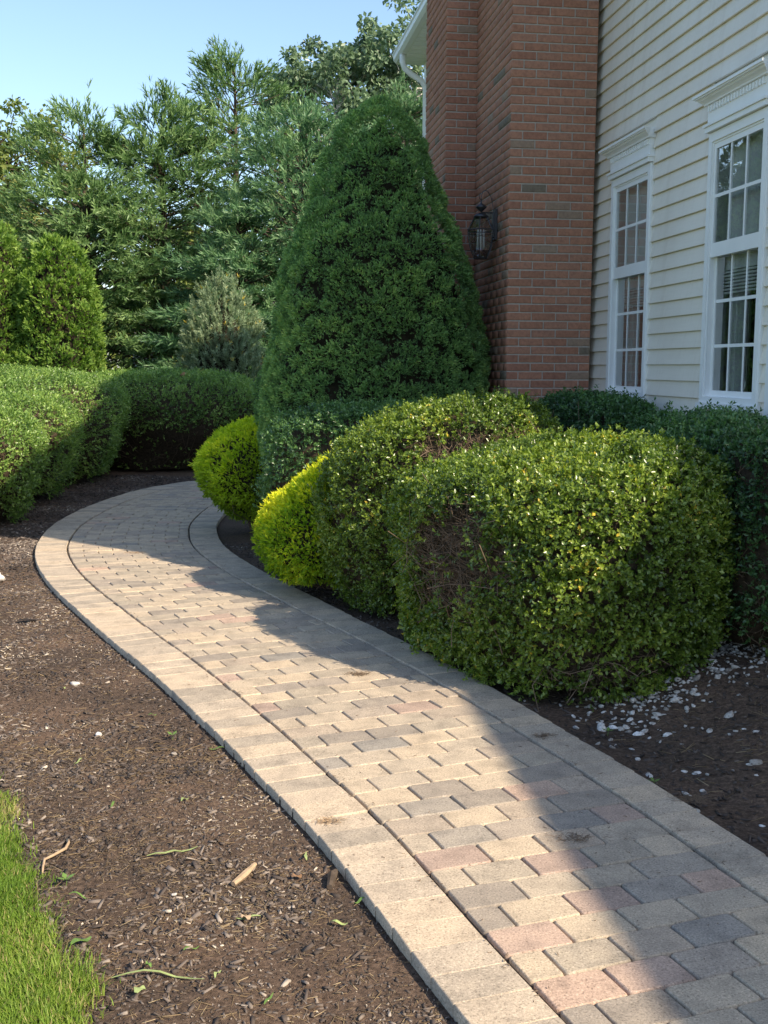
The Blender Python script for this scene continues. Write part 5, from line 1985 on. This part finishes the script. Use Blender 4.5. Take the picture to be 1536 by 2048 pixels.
o = link("garden_stone", PEB[3], None, (-2.98, 8.55, gz(-2.98, 8.55) + 0.04), None)
o.scale = (0.11, 0.11, 0.10); tag(o, "pale stone cut off by the left edge beside the mulch", "stone")

rng = np.random.default_rng(181)
small = [(-0.68, 4.75), (-0.36, 3.22), (-0.62, 2.9), (-0.15, 3.2), (-0.95, 3.3), (-0.44, 2.85), (-1.0, 4.1), (-1.25, 4.6), (-0.3, 2.75), (-0.75, 4.1), (-0.55, 3.0), (-0.25, 3.62), (-0.05, 3.35), (-1.6, 5.6), (-1.1, 5.2)]
for k, (x, y) in enumerate(small):
    blade("grass_clipping", "small yellow green clipping scattered on the mulch", "clipping", curve_pts(x, y, rng.uniform(0.04, 0.09), rng.random() * 6.28, rng.normal(0, 1), 0.014), rng.uniform(0.006, 0.013), M['paleleaf'] if k % 2 else M['greenleaf'], "small clippings on the mulch")


def seedling(x, y, lb, s=0.03, group=None):
    t = thing("seedling", lb, "weed", (x, y, gz(x, y)), group)
    z0 = gz(x, y)
    stem = MB(); stem.tube([(x, y, z0), (x + 0.003, y, z0 + s * 0.8)], 0.0012, 5); stem.build("stem", M['greenleaf'], t)
    for k in range(4):
        a = k * 1.57 + x * 9
        d = Vector((math.cos(a), math.sin(a), 0.35))
        sd = Vector((-math.sin(a), math.cos(a), 0))
        b = Vector((x, y, z0 + s * 0.75))
        lf = MB(); lf.add([b, b + d * s * 0.5 + sd * s * 0.28, b + d * s, b + d * s * 0.5 - sd * s * 0.28, b + d * s * 0.5 - UP * 0.002], [(0, 1, 2, 3), (0, 4, 1), (1, 4, 2), (2, 4, 3), (3, 4, 0)])
        lf.build("leaf", M['greenleaf'], t)


seedling(1.01, 4.98, "tiny green seedling between the pebbles and the walk border", 0.03)
seedling(1.07, 4.35, "tiny green seedling in dark soil near the walk border", 0.028)
seedling(1.62, 5.55, "green sprout at the upper side of the pebbles", 0.035)
seedling(-0.98, 3.38, "yellow green sprout on the mulch by the grass rim", 0.03)
seedling(-0.93, 4.9, "tuft of seedling leaves on the mulch along the left bed", 0.03)
seedling(-0.10, 3.52, "small green weed against the border of the walk", 0.025)
seedling(1.55, 6.1, "small weed beside the black drain pipe", 0.03)


def clump(x, y, lb, rad, n, mat, h=0.004):
    """little pile of dry clippings left on the pavers"""
    r = np.random.default_rng(int(abs(x * 100) + abs(y * 1000)))
    A = np.c_[x + r.normal(0, rad, n), y + r.normal(0, rad * 0.6, n), h + r.uniform(0, 0.006, n)]
    az = r.random(n) * 6.28
    B = A + np.c_[np.cos(az), np.sin(az), r.normal(0, 0.15, n)] * r.uniform(0.012, 0.035, n)[:, None]
    v, f = sticks(A, B, 0.0012, 0.0007, r, 0.1)
    o = link("dry_clippings", np_mesh("dry_clippings", v, f), None, (0, 0, 0), mat)
    tag(o, lb, "clippings")


clump(-0.19, 3.89, "mossy crumbs on the left border of the walk", 0.022, 70, M['straw'] if False else M['tanstick'])
clump(-0.13, 5.85, "dark pile of clippings on a shaded paver mid walk", 0.03, 110, M['twig'])
clump(0.66, 3.75, "dry sprig lying on the shaded pavers near the front", 0.03, 60, M['twig'])
clump(1.17, 4.12, "brown crumbs on the right border of the walk", 0.035, 110, M['twig'])
clump(0.70, 4.85, "grey green crumbs in the right border joint", 0.025, 60, M['twig'])
clump(-2.15, 9.75, "small tan crumbs at the sunlit edge far up the walk", 0.04, 60, M['tanstick'])

rng = np.random.default_rng(186)
n = 900
ii = rng.integers(60, 700, n)
pos = FINE[ii] + FN[ii] * rng.uniform(-0.25, 1.25, n)[:, None]
# more of it along the joints beside the borders
ed = rng.random(n) < 0.5
pos[ed] = FINE[ii[ed]] + FN[ii[ed]] * (np.where(rng.random(ed.sum()) < 0.5, 0.0, field_width(FINE[ii[ed], 1])) + rng.normal(0, 0.02, ed.sum()))[:, None]
az = rng.random(n) * 6.28
A = np.c_[pos, np.full(n, 0.0035)]
B = A + np.c_[np.cos(az), np.sin(az), rng.uniform(-0.05, 0.2, n)] * rng.uniform(0.004, 0.016, n)[:, None]
v, f = sticks(A, B, 0.0016, 0.0010, rng, 0.1)
tag(link("path_litter", np_mesh("path_litter", v, f), None, (0, 0, 0), M['twig']), "fine bark crumbs and dry bits scattered on the walk", kind="stuff")

# brown leaf caught on the hedge
lf = MB()
b = Vector((-3.15, 17.75, 1.47))
lf.add([b, b + Vector((0.05, 0.0, 0.045)), b + Vector((0.11, 0.01, 0.03)), b + Vector((0.06, 0.01, -0.04)), b + Vector((0.06, -0.012, 0.0))], [(0, 3, 2, 1), (0, 1, 4), (1, 2, 4), (2, 3, 4), (3, 0, 4)])
tag(lf.build("fallen_leaf", M['dryleaf']), "brown leaf caught on the face of the shaded far hedge", "leaf")

# plant cut off at the right edge
rng = np.random.default_rng(191)
t = thing("young_shrub", "leafy green shoots just inside the right edge above the pebbles", "shrub", (2.02, 5.75, 0.12))
n = 60
P = np.array([2.04, 5.75, 0.28]) + rng.normal(0, 1, (n, 3)) * np.array([0.07, 0.07, 0.10])
D = unit(rng.normal(0, 0.5, (n, 3)) + np.array([-0.2, -0.2, 0.8]))
V, F, T = sprig_leaves(P, D, 6, 0.03, 0.016, 0.8, rng, np.full(n, 0.75), 0.12, True, 0.03)
f = link("foliage", np_mesh("foliage", V, F, T), t, (0, 0, 0), M['box']); f["kind"] = "stuff"
v, ff = sticks(np.repeat([[2.03, 5.75, 0.08]], 20, 0), P[:20], 0.003, 0.0015, rng)
quads_obj("branches", [(v, ff)], M['twig'], t)
